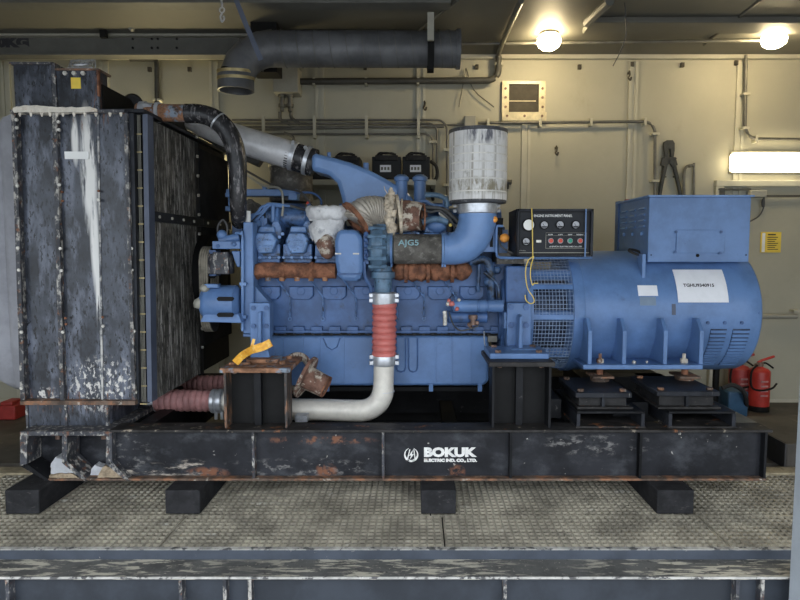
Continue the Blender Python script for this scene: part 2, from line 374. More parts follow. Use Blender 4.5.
def text(body, size, name, m, parent, pos, width=None, height=None, extr=.0008, off=0.0, wrap=None, label=None, rx=0, shear=0):
    """lettering facing the viewer side (-Y); pos = lower-left corner"""
    cu = bpy.data.curves.new('t', 'FONT'); cu.body = body; cu.size = size; cu.extrude = extr; cu.offset = off; cu.resolution_u = 3; cu.shear = shear
    ob = bpy.data.objects.new('t', cu); C.objects.link(ob)
    bpy.context.view_layer.update()
    me = bpy.data.meshes.new_from_object(ob.evaluated_get(bpy.context.evaluated_depsgraph_get()))
    bpy.data.objects.remove(ob); bpy.data.curves.remove(cu)
    xs = [v.co.x for v in me.vertices]; ys = [v.co.y for v in me.vertices]
    x0, x1, y0, y1 = min(xs), max(xs), min(ys), max(ys)
    sx = (width / (x1 - x0)) if width else 1; sy = (height / (y1 - y0)) if height else sx
    pos = Vector(pos)
    for v in me.vertices:
        x, y, z = (v.co.x - x0) * sx, (v.co.y - y0) * sy, v.co.z
        if wrap: v.co = Vector(wrap(x, y, z)) - pos
        else: v.co = Vector((x, -z, y))
    me.materials.append(M[m])
    o = bpy.data.objects.new(name, me); C.objects.link(o); o.parent = parent; o.location = pos - wl(parent); WL[o.name] = pos
    o.name = name
    if label: o['label'] = label
    return o

# ================================================================== SETTING
YW = YZ(402, 0.0)
ZCE = PZ(56, YW)
XL, XR = -4.6, 4.8
ZF = 0.0
struct('wall_back', B().box(XL, XR, YW, YW + .1, -.3, ZCE), 'wall')
struct('wall_left', B().box(XL - .1, XL, -3.2, YW + .1, -.9, ZCE), 'wall')
struct('wall_right', B().box(XR, XR + .1, -3.2, YW + .1, -.9, ZCE), 'wall')
struct('ceiling', B().box(XL - .1, XR + .1, -3.2, YW + .1, ZCE, ZCE + .1), 'ceil')  # carried forward out of view to keep daylight off the back wall
struct('wall_unseen_light_block', B().box(XL - .1, XR + .1, -3.3, -3.2, 2.75, ZCE + .1), 'wall')  # unseen header, added to block daylight from the upper wall
struct('floor', B().box(XL, XR, .62, YW, -.08, ZF), 'floor')
struct('ground', B().box(-14, 14, -16, -.9, -1.0, -.9), 'ground')
ycl = YZ(478, 0.0); 
# under-deck pan and joists
struct('floor_pan', B().box(XL, XR, -.52, .62, -.10, -.06), 'pan')
# wall battens
tn = 1
for u in (16, 112, 219, 322, 421, 524, 628, 733, 838):
    b = B(); x = PX(u, YW - .03)
    if u == 524: top = PZ(122, YW)
    else: top = PZ(62, YW)
    b.box(x - .042, x - .016, YW - .022, YW, .02, top).box(x + .016, x + .042, YW - .022, YW, .02, top).box(x - .016, x + .016, YW - .01, YW, .02, top)
    for k in range(9):
        z = .2 + k * .33
        if z < top - .05:
            b.bolt((x - .029, YW - .022, z), (0, -1, 0), .006, .004).bolt((x + .029, YW - .022, z), (0, -1, 0), .006, .004)
    struct('trim_%d' % tn, b, 'walltrim'); tn += 1
b = B().box(XL, XR, YW - .05, YW, PZ(60, YW), PZ(54, YW))
struct('trim_%d' % tn, b, 'walltrim', .004); tn += 1
# ceiling joists
y0 = YZ(16, ZCE)
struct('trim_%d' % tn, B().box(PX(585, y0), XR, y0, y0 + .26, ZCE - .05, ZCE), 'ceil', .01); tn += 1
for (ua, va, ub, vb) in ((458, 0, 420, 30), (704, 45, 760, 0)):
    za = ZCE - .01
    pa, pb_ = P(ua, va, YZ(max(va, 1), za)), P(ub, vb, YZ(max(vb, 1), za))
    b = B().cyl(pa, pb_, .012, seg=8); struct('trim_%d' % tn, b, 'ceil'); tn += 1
# baseboard
struct('baseboard_back', B().box(XL, XR, YW - .02, YW, 0, .035), 'walltrim')
# doorway trim right
b = B()
xa = PX(712, YW - .05); zt = PZ(180, YW - .05)
b.box(xa, XR, YW - .05, YW, PZ(187, YW), zt).box(xa, xa + .075, YW - .05, YW, .02, PZ(187, YW))
struct('trim_%d' % tn, b, 'walltrim', .005); tn += 1
struct('door_1', B().box(xa + .075, XR, YW - .012, YW + .01, .02, PZ(187, YW)), 'wall')
# curb at the right of the skid
xc = 2.56
struct('trim_%d' % tn, B().box(xc, 3.3, .53, 1.25, 0, .17), 'floor', .01); tn += 1
struct('trim_%d' % tn, B().box(xc - .01, xc, .53, 1.25, 0, .17), 'curb'); tn += 1
# tan strip between the grating and the floor behind
struct('trim_%d' % tn, B().box(XL, XR, .40, .52, -.05, .012), 'tan', .004); tn += 1
# near door edge at the right margin of the view
pe = PX(797.3, -.85, 420)
struct('trim_%d' % tn, B().box(pe, pe + .12, -.95, -.85, -.6, 3.2), 'post', .004); tn += 1

# deck edge rail
Y0 = YZ(550, .004)
rail = thing('deck_edge_beam', 'long blue-grey scuffed steel beam along the front edge of the grating deck', 'beam', (0, -.7, -.45))
zt = -.045
Yl = YZ(577, zt)
B().box(-3.2, 3.2, Y0, Y0 + .03, zt, .004).out('upper_web', 'rail', rail)
B().box(-3.2, 3.2, Y0 - .002, Y0 + .028, .004, .007).out('top_lip', 'edgewhite', rail, label='thin chipped white top lip')
B().box(-3.2, 3.2, Yl, Y0 + .03, zt - .015, zt).out('ledge', 'ledge', rail, bev=.004)
B().box(-3.2, 3.2, Yl + .05, Yl + .07, zt - .4, zt - .015).out('lower_web', 'rail2', rail)
B().box(-3.2, 3.2, Yl - .003, Yl + .003, zt - .009, zt + .001).out('edge', 'edgewhite', rail, label='white worn lip of the ledge')
for u in (8, 181, 225, 250, 505, 737, 762):
    x = PX(u, Yl + .01, 590)
    B().box(x - .008, x + .008, Yl + .004, Yl + .05, zt - .4, zt - .016).out('rib', 'rad_edge', rail)

# grating panels
def grating(x0, x1, y0, y1, label):
    b = B(); p = .040
    n = int(round((x1 - x0) / p))
    for i in range(n + 1):
        x = x0 + .006 + (x1 - x0 - .012) * i / n
        b.box(x - .0055, x + .0055, y0, y1, -.03, 0)
    m = max(2, int(round((y1 - y0) / .044)))
    for j in range(m + 1):
        y = y0 + .003 + (y1 - y0 - .006) * j / m
        b.box(x0, x1, y - .0055, y + .0055, -.014, -.001)
    b.out('deck_grating', 'grate', None, label, 'grating', 'steel grating panels of the deck')
ys = YZ(515.5, 0)
xA, xB = PX(156, Y0, 549), PX(445.5, Y0, 549); w = xB - xA
g = .004
names = ['far left', 'left', 'middle', 'right']
grating(xA - w, xA - g, Y0 + .032, ys - g, 'galvanised steel grating panel at the deck edge, leftmost one in front of the timber blocks')
grating(xA + g, xB - g, Y0 + .032, ys - g, 'galvanised steel grating panel at the deck edge between the two narrow seams')
grating(xB + g, xB + w - g, Y0 + .032, ys - g, 'galvanised steel grating panel at the deck edge, second from the right')
grating(xB + w + g, xB + 2 * w, Y0 + .032, ys - g, 'galvanised steel grating panel at the deck edge, reaching the right margin')
xs = [xA - w, PX(50, 0, 500), PX(190, -.14, 515), PX(430, -.1, 510), PX(672, -.1, 510), xB + 2 * w]
ls = ['grating panel of the rear row at the far left beside the first timber block', 'grating panel of the rear row under the skid between first and second timber block', 'grating panel of the rear row under the skid between second and third timber block',
      'grating panel of the rear row under the skid between third and fourth timber block', 'grating panel of the rear row at the right, past the fourth timber block']
for i in range(5): grating(xs[i] + g, xs[i + 1] - g, ys + g, .39, ls[i])

# timber blocks
for (u0, u1, lab, yb) in ((5, 39, 'black square timber block under the far left end of the skid', 490), (165, 200, 'black timber block under the skid below the lump-filled end, second from left', 489),
                      (421, 456, 'black timber block under the skid below the white company lettering', 488), (657, 694, 'black timber block under the right end of the skid, rounded top edge', 489)):
    yf = ys + .015
    x0, x1 = PX(u0, yf, 503), PX(u1, yf, 503)
    B().box(x0, x1, yf, .38, .001, PZ(481, -.09) - .001).out('timber_block', 'block', None, lab, 'timber block', 'timber blocks carrying the skid', bev=.006)

# ================================================================== SKID
YF = -.09
ZB, ZT = PZ(481, YF), PZ(430, YF)
skid = thing('skid_frame', 'long black rusty steel skid frame carrying the generator set, white company lettering', 'skid', (0, .7, ZB))
xl, xr = PX(110, YF, 455), PX(768, YF, 455)
B().box(xl, xr, YF + .05, YF + .07, ZB + .014, ZT - .014).out('front_web', 'skid', skid)
B().box(xl, PX(773, YF, 430), YF, .07, ZT - .016, ZT).out('top_flange', 'edge_dark', skid, bev=.003)
B().box(PX(48, YF, 480), xr, YF, .07, ZB, ZB + .014).out('bottom_flange', 'edge', skid, bev=.003)
for u in (253, 383, 511, 641, 766):
    x = PX(u, YF, 455)
    B().box(x - .007, x + .007, YF + .004, YF + .05, ZB + .014, ZT - .016).out('web_stiffener', 'rad_edge' if u < 400 else 'skid_dark', skid)
# left end with slanted plates
b = B().box(PX(20, YF, 440), PX(112, YF, 440), YF, .9, PZ(436, YF), PZ(431.5, YF)); b.out('end_top_plate', 'rad_edge', skid, bev=.003)
for (ua, ub, vb, uc) in ((20, 27, 466, 48), (62, 67, 463, 86), (106, 112, 464, 128)):
    B().pp([(ua, 436), (ub, 436), (ub, vb - 2), (ub - 1, vb), (ua, vb)], YF, .14).out('end_plate', 'rad_edge', skid)
    B().pp([(ua, vb), (ub, vb - 2), (uc + 2, 481), (uc - 2, 481)], YF, .14).out('slanted_plate', 'rad_edge' if ua > 30 else 'skid_dark', skid)
B().pp([(22, 436), (112, 436), (128, 481), (44, 481), (24, 466)], .06, .02).out('end_web', 'skid', skid)
B().box(PX(60, .0, 480), PX(770, YF, 480), 1.45, 1.6, ZB, ZT).out('rear_beam', 'skid_dark', skid)
for u in (120, 330, 450, 560):
    x = PX(u, YF, 455)
    B().box(x, x + .1, .0, 1.45, ZB + .015, ZT - (.2 if u in (330, 450) else .03)).out('cross_beam', 'skid_dark', skid)
B().box(PX(733, YF, 430), PX(772.5, YF, 430), .07, 1.6, ZT - .03, ZT).out('end_beam', 'endb', skid, label='dusty grey-tan end beam')
B().box(PX(620, .05, 410), PX(655, .05, 430), .17, 1.5, ZT, ZT + .10).out('cross_channel', 'skid_dark', skid)
B().box(PX(545, .2, 410), PX(560, .2, 410), .17, 1.5, ZT, ZT + .12).out('cross_channel', 'skid_dark', skid)
# lettering on the web
pz = lambda u, v: P(u, v, YF + .05)
a = pz(424, 457); bb = pz(477, 448)
text('BOKUK', .1, 'lettering', 'stencil_w', skid, (a.x, YF + .0485, a.z), width=bb.x - a.x, height=bb.z - a.z + .005, off=.006, label='white stencilled company name')
a = pz(424, 462.5); bb = pz(477, 458.5)
text('ELECTRIC IND. CO., LTD.', .05, 'lettering', 'stencil_w', skid, (a.x, YF + .0485, a.z), width=bb.x - a.x, height=bb.z - a.z, off=.004)
c = pz(411.2, 454.8); R = S(7.3, -.04)
b = B()
def arc(b, a0, a1, w0, w1, R=R, n=14):
    vs = []
    for i in range(n + 1):
        t = i / n; a = math.radians(a0 + (a1 - a0) * t); w = w0 + (w1 - w0) * t
        vs.append((c.x + R * math.cos(a), YF + .0475, c.z + R * math.sin(a) * 1.02)); vs.append((c.x + (R - w) * math.cos(a), YF + .0475, c.z + (R - w) * math.sin(a) * 1.02))
    b.poly(vs, [(2 * i, 2 * i + 1, 2 * i + 3, 2 * i + 2) for i in range(n)])
arc(b, 110, 250, .002, .015); arc(b, 70, -70, .002, .015); arc(b, 235, 305, .012, .012)
k = R
b.poly([(c.x + x * k, YF + .0475, c.z + z * k) for x, z in ((.25, .75), (-.35, -.15), (-.02, -.08), (-.2, -.7), (.4, .15), (.08, .1))], [(0, 1, 2, 5), (2, 3, 4, 5)])
b.poly([(c.x + x * k, YF + .0475, c.z + z * k) for x, z in ((-.25, .8), (-.12, .8), (-.42, -.55), (-.58, -.5), (.3, .8), (.42, .8), (.62, -.5), (.46, -.55))], [(0, 1, 2, 3), (4, 5, 6, 7)])
b.out('emblem', 'stencil_w', skid, smooth=False, label='white round emblem with a lightning bolt')
# pedestals
def pedestal(u0, u1, vt, vb, yb, name, plate_m, label, mid, side_m):
    x0, x1 = PX(u0, -.05, 400), PX(u1, -.05, 400)
    zt = PZ(vt, -.05); t = .028
    B().box(x0 - .02, x1 + .02, -.06, yb + .02, zt - t, zt).out(name + '_top_plate', plate_m, skid, bev=.004, label=label)
    B().box(x0, x0 + .014, -.05, .10, ZT, zt - t).out(name + '_side_plate', side_m, skid)
    B().box(x1 - .014, x1, -.05, .10, ZT, zt - t).out(name + '_side_plate', side_m, skid)
    B().box(x0 + .014, x1 - .014, .06, .08, ZT, zt - t).out(name + '_back_plate', 'black', skid)
    B().box(PX(mid, -.05, 400) - .02, PX(mid, -.05, 400) + .02, .01, .06, ZT, zt - t).out(name + '_rib', 'skid_dark', skid)
    b = B()
    for x in (x0 + .05, x1 - .05): b.bolt((x, .0, zt - t - .014), (0, 0, 1), .014, .014)
    b.each(name + '_nut', 'copper', skid)
    return x0, x1, zt
p1 = pedestal(224, 287, 368, 427, .33, 'pedestal', 'rust_plate', 'rusty top plate of the left pedestal', 255, 'pedside')
p2 = pedestal(492, 551, 362, 427, .36, 'pedestal', 'edge_dark', 'dark top plate of the right pedestal', 521, 'skid_dark')
x0, x1, zt = p1
b = B()
for x, y in ((x0 + .05, .08), (x1 - .05, .08), (x0 + .05, .27), (x1 - .05, .27)): b.bolt((x, y, zt), (0, 0, 1), .02, .018)
b.box(x0 + .0, x0 + .13, .06, .09, zt, zt + .012).box(x0 + .09, x1 - .09, .12, .26, zt, zt + .02)
b.each('mount_bolt', 'rust_plate', skid)
x0, x1, zt2 = p2
B().box(x0 - .005, x1 + .005, .04, .34, zt2, zt2 + .035).out('pedestal_pad', 'blue', skid, bev=.006, label='blue mounting plate')
b = B()
for x, y in ((x0 + .05, .08), (x1 - .05, .08), (x0 + .05, .29), (x1 - .05, .29)): b.bolt((x, y, zt2 + .035), (0, 0, 1), .02, .014)
b.each('pad_bolt', 'copper', skid)

# lumps lying in the left end
def lump(c, r, sc, m, lab, cat, seed):
    B().ball(c, r, 3, sc, .55, seed).out('foam_lump' if m == 'chunk' else 'dust_heap', m, None, lab, cat, ang=25)
def lp(uv, dep, m, name, lab, cat, y=-.06):
    b = B().pp(uv, y, dep, .93)
    bmesh.ops.subdivide_edges(b.bm, edges=b.bm.edges[:], cuts=4, use_grid_fill=True)
    for v in b.bm.verts:
        k = noise.noise(v.co * 25); v.co += Vector((k * .006, k * .012, 0 if v.co.z < ZB + .02 else k * .006))
    b.out(name, m, None, lab, cat, ang=20)
lp([(49.5, 478), (50.5, 463), (53, 458), (60, 458), (66, 464), (74, 471), (76, 478)], .09, 'chunk', 'foam_lump', 'large pale grey broken lump lying in the left end bay of the skid', 'lump')
lp([(89, 478), (90, 470), (94, 465), (99, 465.5), (103, 468), (101, 478)], .06, 'chunk', 'foam_lump', 'small pale grey lump lying beside the tan dust heap on the skid', 'lump', -.035)
lp([(97.5, 478), (101, 468), (105, 465.5), (111, 466.5), (118, 472), (123.5, 478)], .05, 'dust', 'dust_heap', 'tan dirt heap on the skid flange beside a small grey lump', 'dirt heap', -.085)
lp([(47.5, 478), (49, 475), (58, 474), (70, 473.5), (77, 476), (79, 478)], .02, 'dust', 'dust_heap', 'flat tan dirt strip in front of the large grey lump', 'dirt heap', -.08)

# ================================================================== RADIATOR
YR = .04
zb, ztp = PZ(403, YR), PZ(112, YR)
rad = thing('radiator', 'tall black radiator with white and rust stains standing at the left end of the skid', 'radiator', (PX(75, YR), .9, ZT))
XC = PX(147.5, YR, 260)
B().box(PX(16, YR, 260), XC - .03, YR + .12, 1.7, zb, ztp).out('core', 'fins_dark', rad)
def slope_panel(ua, ub, uc, ud, Y, dep, va=113, vb=403):
    return B().pp([(ua, va), (ub, va), (ud, vb), (uc, vb)], Y, dep)
slope_panel(14, 55, 24, 62, YR + .035, .06).out('front_panel', 'rad', rad)
slope_panel(56, 97, 63, 103, YR + .02, .06).out('front_panel', 'rad', rad)
slope_panel(97, 126, 102, 134, YR + .012, .06).out('front_panel', 'rad', rad)
slope_panel(97, 98.6, 101.4, 103.4, YR + .006, .02).out('weld_strip', 'weld', rad)
slope_panel(11, 15.5, 20.5, 25, YR - .01, .2).out('corner_post', 'rad_edge', rad)
slope_panel(52, 56.5, 60, 64, YR - .012, .06).out('corner_post', 'rad_edge', rad)
slope_panel(123.5, 127, 132, 135.5, YR - .01, .1).out('corner_post', 'rad_edge', rad)
slope_panel(127, 133.5, 135.5, 139, YR + .01, .06).out('post', 'rad_dark', rad)
slope_panel(142.5, 147.5, 147.5, 152, YR, .08, 114, 402).out('blue_post', 'grey_blue', rad, label='grey-blue narrow post')
b = B()
for k in range(5):
    t = (k - 2) * 1.4
    b.tube([P(137.3 + t * .9, 115, YR + .05), P(143.3 + t * .9, 402, YR + .05)], .0018, 6)
b.each('grille_wire', 'boxgrey', rad, label='thin vertical grille wires')
b = B()
for k in range(16):
    v = 134 + k * 18; du = (v - 115) / 287 * 6
    b.pb(134 + du, v - .6, 141 + du, v + .6, YR + .044, .004)
b.each('grille_tie', 'brass', rad, label='brass coloured grille ties')
slope_panel(133, 143, 139, 149, YR + .085, .02).out('grille_backing', 'black', rad)
# flanges
B().pb(10, 109.5, 124, 112.5, YR - .03, .7).out('top_flange', 'rad_edge', rad)
B().pb(20, 401, 135, 405, YR - .03, .7).out('bottom_flange', 'edge', rad)
b = B()
for u in (20, 31, 42, 50, 57, 63, 74, 85, 96, 110, 121):
    b.tube([P(u, 112.5, YR - .02), P(u, 116.5, YR - .02)], [.011, .004], 6)
b.each('flange_bolt', 'salt', rad, label='corroded flange bolts with salt')
b = B(); u = 12.0; pts = []
top = [(12, 108.5), (17, 106.3), (26, 105.2), (40, 105.6), (52, 106.4), (63, 107), (74, 107.6), (84, 107.4), (90, 107), (97, 109)]
b.pp([(12, 110), ] + top + [(97, 111.5), (60, 112.5), (30, 112), (14, 112.3)], YR - .04, .1, .99)
bmesh.ops.subdivide_edges(b.bm, edges=b.bm.edges[:], cuts=3, use_grid_fill=True)
for v in b.bm.verts:
    k = noise.noise(v.co * 30); v.co += Vector((0, k * .008, k * .008))
b.out('salt_crust', 'salt', rad, ang=20, label='white salt crust along the top flange')
for i, (u0, u1, v0, v1) in enumerate(((18, 19, 0, 0),)): pass
b = B()
for (u, v) in ((17, 120), (17.5, 128), (59, 122), (59.5, 130), (127, 122), (18, 186), (60, 185), (128, 185), (18.6, 248), (61, 248.5), (132, 248.5), (19.5, 270), (62, 270.5), (132.5, 270), (22, 332), (63.5, 332), (134.5, 331), (22, 388), (136, 392), (99, 200), (103.5, 326)):
    b.bolt(P(u, v, YR - .008 if u < 120 else YR + .005), (0, -1, 0), .010, .01)
b.each('panel_bolt', 'bolt', rad, label='pale panel bolts')
b = B()
for (u, v) in ((62.5, 192), (63, 201), (99, 191), (66, 318), (66.5, 324), (103, 317)): b.bolt(P(u, v, YR - .006), (0, -1, 0), .008, .008)
b.each('rusty_bolt', 'rust', rad)
# name plate
B().pb(64.5, 151.5, 88.5, 159, YR + .012, .005).out('name_plate', 'white', rad, label='blank white name plate')
# header tanks on top
ya = YR + .0
b = B().pb(14, 64, 52, 110, ya + .02, .62); b.out('header_tank', 'rad', rad, bev=.004)
B().pb(9, 61.8, 52.5, 64, ya, .66).out('tank_lid', 'rad_edge', rad)
b = B()
b.pb(54.5, 69, 98, 110, ya + .01, .12); b.out('header_tank', 'rad', rad, bev=.008)
B().pb(52, 63, 56, 110, ya, .05).out('tank_post', 'rad_edge', rad)
B().pb(54, 68.2, 98.6, 70.2, ya, .15).out('tank_lid', 'edge', rad)
B().pb(96.8, 70, 98.6, 96, ya, .02).out('tank_rim', 'rust', rad, label='rusty right rim of the tank')
b = B()
for u in (65.5, 74.5, 83.5): b.bolt(P(u, 73.5, ya + .01), (0, -1, 0), .013, .012)
b.each('tank_bolt', 'bolt', rad)
B().pb(71, 77.5, 80.5, 88.5, ya + .006, .006).out('yellow_sticker', 'sign', rad, label='yellow square sticker')
# wire cage on tank
zl = PZ(68, ya + .1)
b = B()
A = [P(68, 68, ya + .02), P(92, 67.5, ya + .02), P(95, 60, ya + .2), P(71, 60.5, ya + .2)]
for i in range(4): b.cyl(A[i], A[(i + 1) % 4], .004, seg=6)
for t in (.2, .4, .6, .8):
    b.cyl(A[0].lerp(A[1], t), A[3].lerp(A[2], t), .002, seg=6); b.cyl(A[0].lerp(A[3], t), A[1].lerp(A[2], t), .002, seg=6)
b.ring((A[0] + A[2]) / 2, (0, -.4, 1), .055, .012, .008, 20)
for p in A: b.cyl(p, (p.x, p.y, zl - .03), .004, seg=6)
b.out('wire_cage', 'clamp', rad)
# rear hood, slanting behind the tanks, and corner box
zk = PZ(108, ya)
b = B()
xa, xb = PX(98, ya, 80) - .3, PX(98, ya, 80)
b.prismx([(ya + .05, zk), (ya + .05, PZ(82, ya)), (.45, PZ(82, ya)), (.72, zk)], xa, xb); b.out('rear_header_tank', 'black', rad)
B().box(PX(60, .05, 110), XC, ya + .02, 1.7, zk - .02, zk).out('top_plate', 'rad_dark', rad)
B().lathe(P(133, 103, .5), P(133, 103, .9), [(0, .05), (.02, .06), (.4, .06)]).out('filler_neck', 'rubber_dull', rad)
# right face guards (facing the engine)
def guard(ya, yb, za, zb_, m, name='core_guard'):
    b = B().box(XC - .03, XC - .004, ya, yb, za, zb_)
    n = int((yb - ya) / .02)
    for i in range(n):
        y = ya + (i + .5) * (yb - ya) / n
        b.box(XC - .004, XC + .006, y - .004, y + .004, za + .004, zb_ - .004)
    b.out(name, m, rad)
zm = PZ(216, .1)
guard(.12, .88, zm + .03, ztp - .02, 'fins'); guard(.12, .88, zb + .01, zm - .03, 'fins')
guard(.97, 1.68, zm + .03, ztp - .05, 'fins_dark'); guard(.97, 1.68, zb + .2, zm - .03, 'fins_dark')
B().box(XC - .04, XC + .012, .1, 1.7, zm - .03, zm + .03).out('cross_angle', 'rad_dark', rad)
B().box(XC - .04, XC + .002, .89, .96, zb, ztp - .02).out('centre_post', 'rad_dark', rad)
b = B()
for y in (.2, .4, .6, .8, 1.1, 1.4): b.bolt((XC + .012, y, zm), (1, 0, 0), .010, .008)
for i in range(12): b.bolt((XC + .002, .925, zb + .2 + i * .14), (1, 0, 0), .012, .012)
b.each('guard_bolt', 'bolt', rad, label='pale bolts on the core guard')
# stand of the radiator
B().pb(27, 405, 108, 432, YR, .5).out('stand', 'rad', rad)
b = B()
for u in (27, 66, 107): b.pb(u - 1.2, 405, u + 1.2, 432, YR - .008, .02)
b.each('stand_rib', 'rad_edge', rad)
B().pb(112, 406, 150, 427, YR + .4, 1.1).out('rear_stand', 'skid_dark', rad)
b = B()
for u in (30, 58, 70, 104): b.bolt(P(u, 434, .03) - Vector((0, 0, .03)), (0, 0, 1), .015, .03)
b.each('stand_nut', 'copper', rad)

# grey cover at the left of the radiator
b = B()
xr_ = PX(17, .1, 260)
prof = [(.12, PZ(113, .1)), (.12, PZ(350, .1)), (.14, PZ(392, .1)), (.25, PZ(404, .1)), (1.5, PZ(404, .1)), (1.6, PZ(350, .1)), (1.6, PZ(113, .1))]
xo = PX(-70, .1, 260)
n = len(prof); rings = []
N = 10
for i in range(N + 1):
    t = i / N; x = xr_ + (xo - xr_) * t
    sh = 1 - .25 * t
    rings.append([b.bm.verts.new((x, .85 + (y - .85) * (1 - .12 * t) - .02 * math.sin(i * 2.3), 1.35 + (z - 1.35) * sh)) for y, z in prof])
for p, q in zip(rings, rings[1:]):
    for k in range(n): b.bm.faces.new((p[k], p[(k + 1) % n], q[(k + 1) % n], q[k]))
b.bm.faces.new(rings[0]); b.bm.faces.new(rings[-1])
b.out('air_duct_cover', 'cover', None, 'pale grey fabric air duct bulging at the left side of the radiator', 'duct cover', ang=60)
# red object at far left
yf_ = YZ(420, .002); b = B().pb(-4, 406, 15, 420, yf_, .2); b.pb(0, 402, 12, 406, yf_ + .02, .16)
b.out('fuel_can', 'red_dull', None, 'dull red container on the floor at the far left edge, behind the radiator stand', 'container', bev=.01)
o = bpy.context.scene.objects['fuel_can']

# ================================================================== ENGINE
YE = .58
eng = thing('diesel_engine', 'large blue V diesel engine in the middle of the skid with rusty exhaust manifolds', 'engine', (PX(380, .85), .85, ZT + .3))
E = eng
zc_ax = PZ(310, .85); yax = .85
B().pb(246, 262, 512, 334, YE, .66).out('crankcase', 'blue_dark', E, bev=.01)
# recessed covers along the crankcase
for u in (268, 301, 334, 366, 408, 440, 472):
    b = B().pp([(u - 13, 286), (u + 13, 286), (u + 13, 296), (u + 9, 300), (u - 9, 300), (u - 13, 296)], YE - .03, .05, .9)
    b.bolt(P(u, 291, YE - .03), (0, -1, 0), .03, .006)
    b.out('side_cover', 'blue_dark', E, bev=.005)
for u in (290, 323, 356, 397, 424, 456):
    b = B().tube([P(u, 292, YE - .02), P(u, 300, YE - .025), P(u, 317, YE - .02)], .005, 8).tube([P(u - 13, 279, YE - .03), P(u - 6, 289, YE - .035), P(u, 297, YE - .03)], .006, 6, sm=3)
    b.ring(P(u, 319, YE - .012), (0, 1, 0), .014, .007, .01, 14).ball(P(u, 313.5, YE - .012), .010, 1)
    b.out('oil_line', 'blue_oily_shade', E)
b = B()
for i in range(14):
    u = 262 + i * 18
    b.pb(u - 5, 326.5, u + 6, 333.5, YE - .035, .04)
b.pb(250, 330.5, 496, 333, YE - .04, .05)
b.out('pan_rail', 'blue_dark', E, bev=.003)
B().pb(248, 333, 500, 335.5, YE - .02, .3).out('pan_gasket', 'black', E)
b = B()
for i in range(26):
    u = 258 + i * 9.2
    b.bolt(P(u, 334.3, YE - .03), (0, -1, 0), .009, .012)
b.each('rail_bolt', 'rubber_dull', E)
# oil pan
YP = YE + .0
b = B().pp([(268, 335.5), (489, 335.5), (489, 381), (484, 386), (275, 386), (269, 381)], YP, .55)
b.out('oil_pan', 'blue', E, bev=.02)
b = B()
for u in (283, 303, 320, 344, 404, 436, 452, 471): b.pb(u - .6, 337, u + .6, 384, YP - .006, .02)
b.each('pan_rib', 'blue', E)
for u in (401, 413):
    b = B()
    pts = [P(u - 4.5, 338, YP - .003), P(u - 4.5, 368, YP - .003), P(u - 3, 371, YP - .003), P(u, 372, YP - .003), P(u + 3, 371, YP - .003), P(u + 4.5, 368, YP - .003), P(u + 4.5, 338, YP - .003)]
    b.tube(pts, .006, 6); b.out('pan_bead', 'blue_dark', E)
B().tube([P(323, 338, YP - .003), P(327, 347, YP - .003), P(332, 350, YP - .003), P(337, 347, YP - .003), P(340, 338, YP - .003)], .005, 6).out('pan_bead', 'blue_dark', E)
for u in (327, 431, 480): B().pb(u - 2, 384, u + 2, 391.5, YP, .03).out('pan_tab', 'blue', E)
B().pb(300, 387, 484, 391, YP + .1, .4).out('pan_bottom', 'black', E)
# cylinder heads with valve covers
YH = .50
for i, u in enumerate((265, 297, 329, 400, 432, 464)):
    b = B().pb(u - 14, 244, u + 15, 263, YH + .03, .3)
    b.pp([(u - 15, 256), (u + 16, 256), (u + 16, 259), (u - 15, 259)], YH, .1)
    hd = b.out('cylinder_head', 'blue_oily_shade', E, bev=.006)
    b = B().pp([(u - 10, 231), (u + 8, 231), (u + 14, 239), (u + 9, 255), (u - 8, 256), (u - 14, 241)], YH - .03, .2, .82)
    b.pp([(u - 7, 226), (u + 10, 226), (u + 11, 233), (u - 9, 233)], YH + .03, .2, .9)
    vc = b.out('valve_cover', 'blue_oily_shade2', hd, bev=.008)
    b = B()
    for dx in (-5, 0, 5):
        for dv in (240, 246): b.ball(P(u + dx, dv, YH - .03), .014, 1, (1, .5, .5))
    b.out('raised_lettering', 'blue_light', vc)
    b = B().pp([(u + 9, 240), (u + 3, 228), (u + 8, 219), (u + 14, 219), (u + 18, 230), (u + 16, 240)], YH + .05, .12, .8)
    b.tube([P(u + 11, 222, YH + .1), P(u + 12, 212, YH + .1), P(u + 12, 204, YH + .12)], [.03, .014, .012], 10)
    b.out('intake_arm', 'blue_oily_shade', hd, bev=.004)
    b = B()
    for dx in (-13, -5, 5, 14): b.bolt(P(u + dx, 257.5, YH), (0, -1, 0), .010, .012)
    b.bolt(P(u - 14, 234, YH + .03), (0, -1, 0), .012, .02).bolt(P(u + 15, 237, YH + .03), (0, -1, 0), .012, .02)
    b.each('head_bolt', 'blue_light', hd)
B().tube([P(268, 217, .72), P(345, 219, .72)], .075, 20).out('intake_manifold', 'blue_oily_shade', E)
B().tube([P(385, 219, .72), P(500, 219, .72)], .075, 20).out('intake_manifold', 'blue_dark', E)
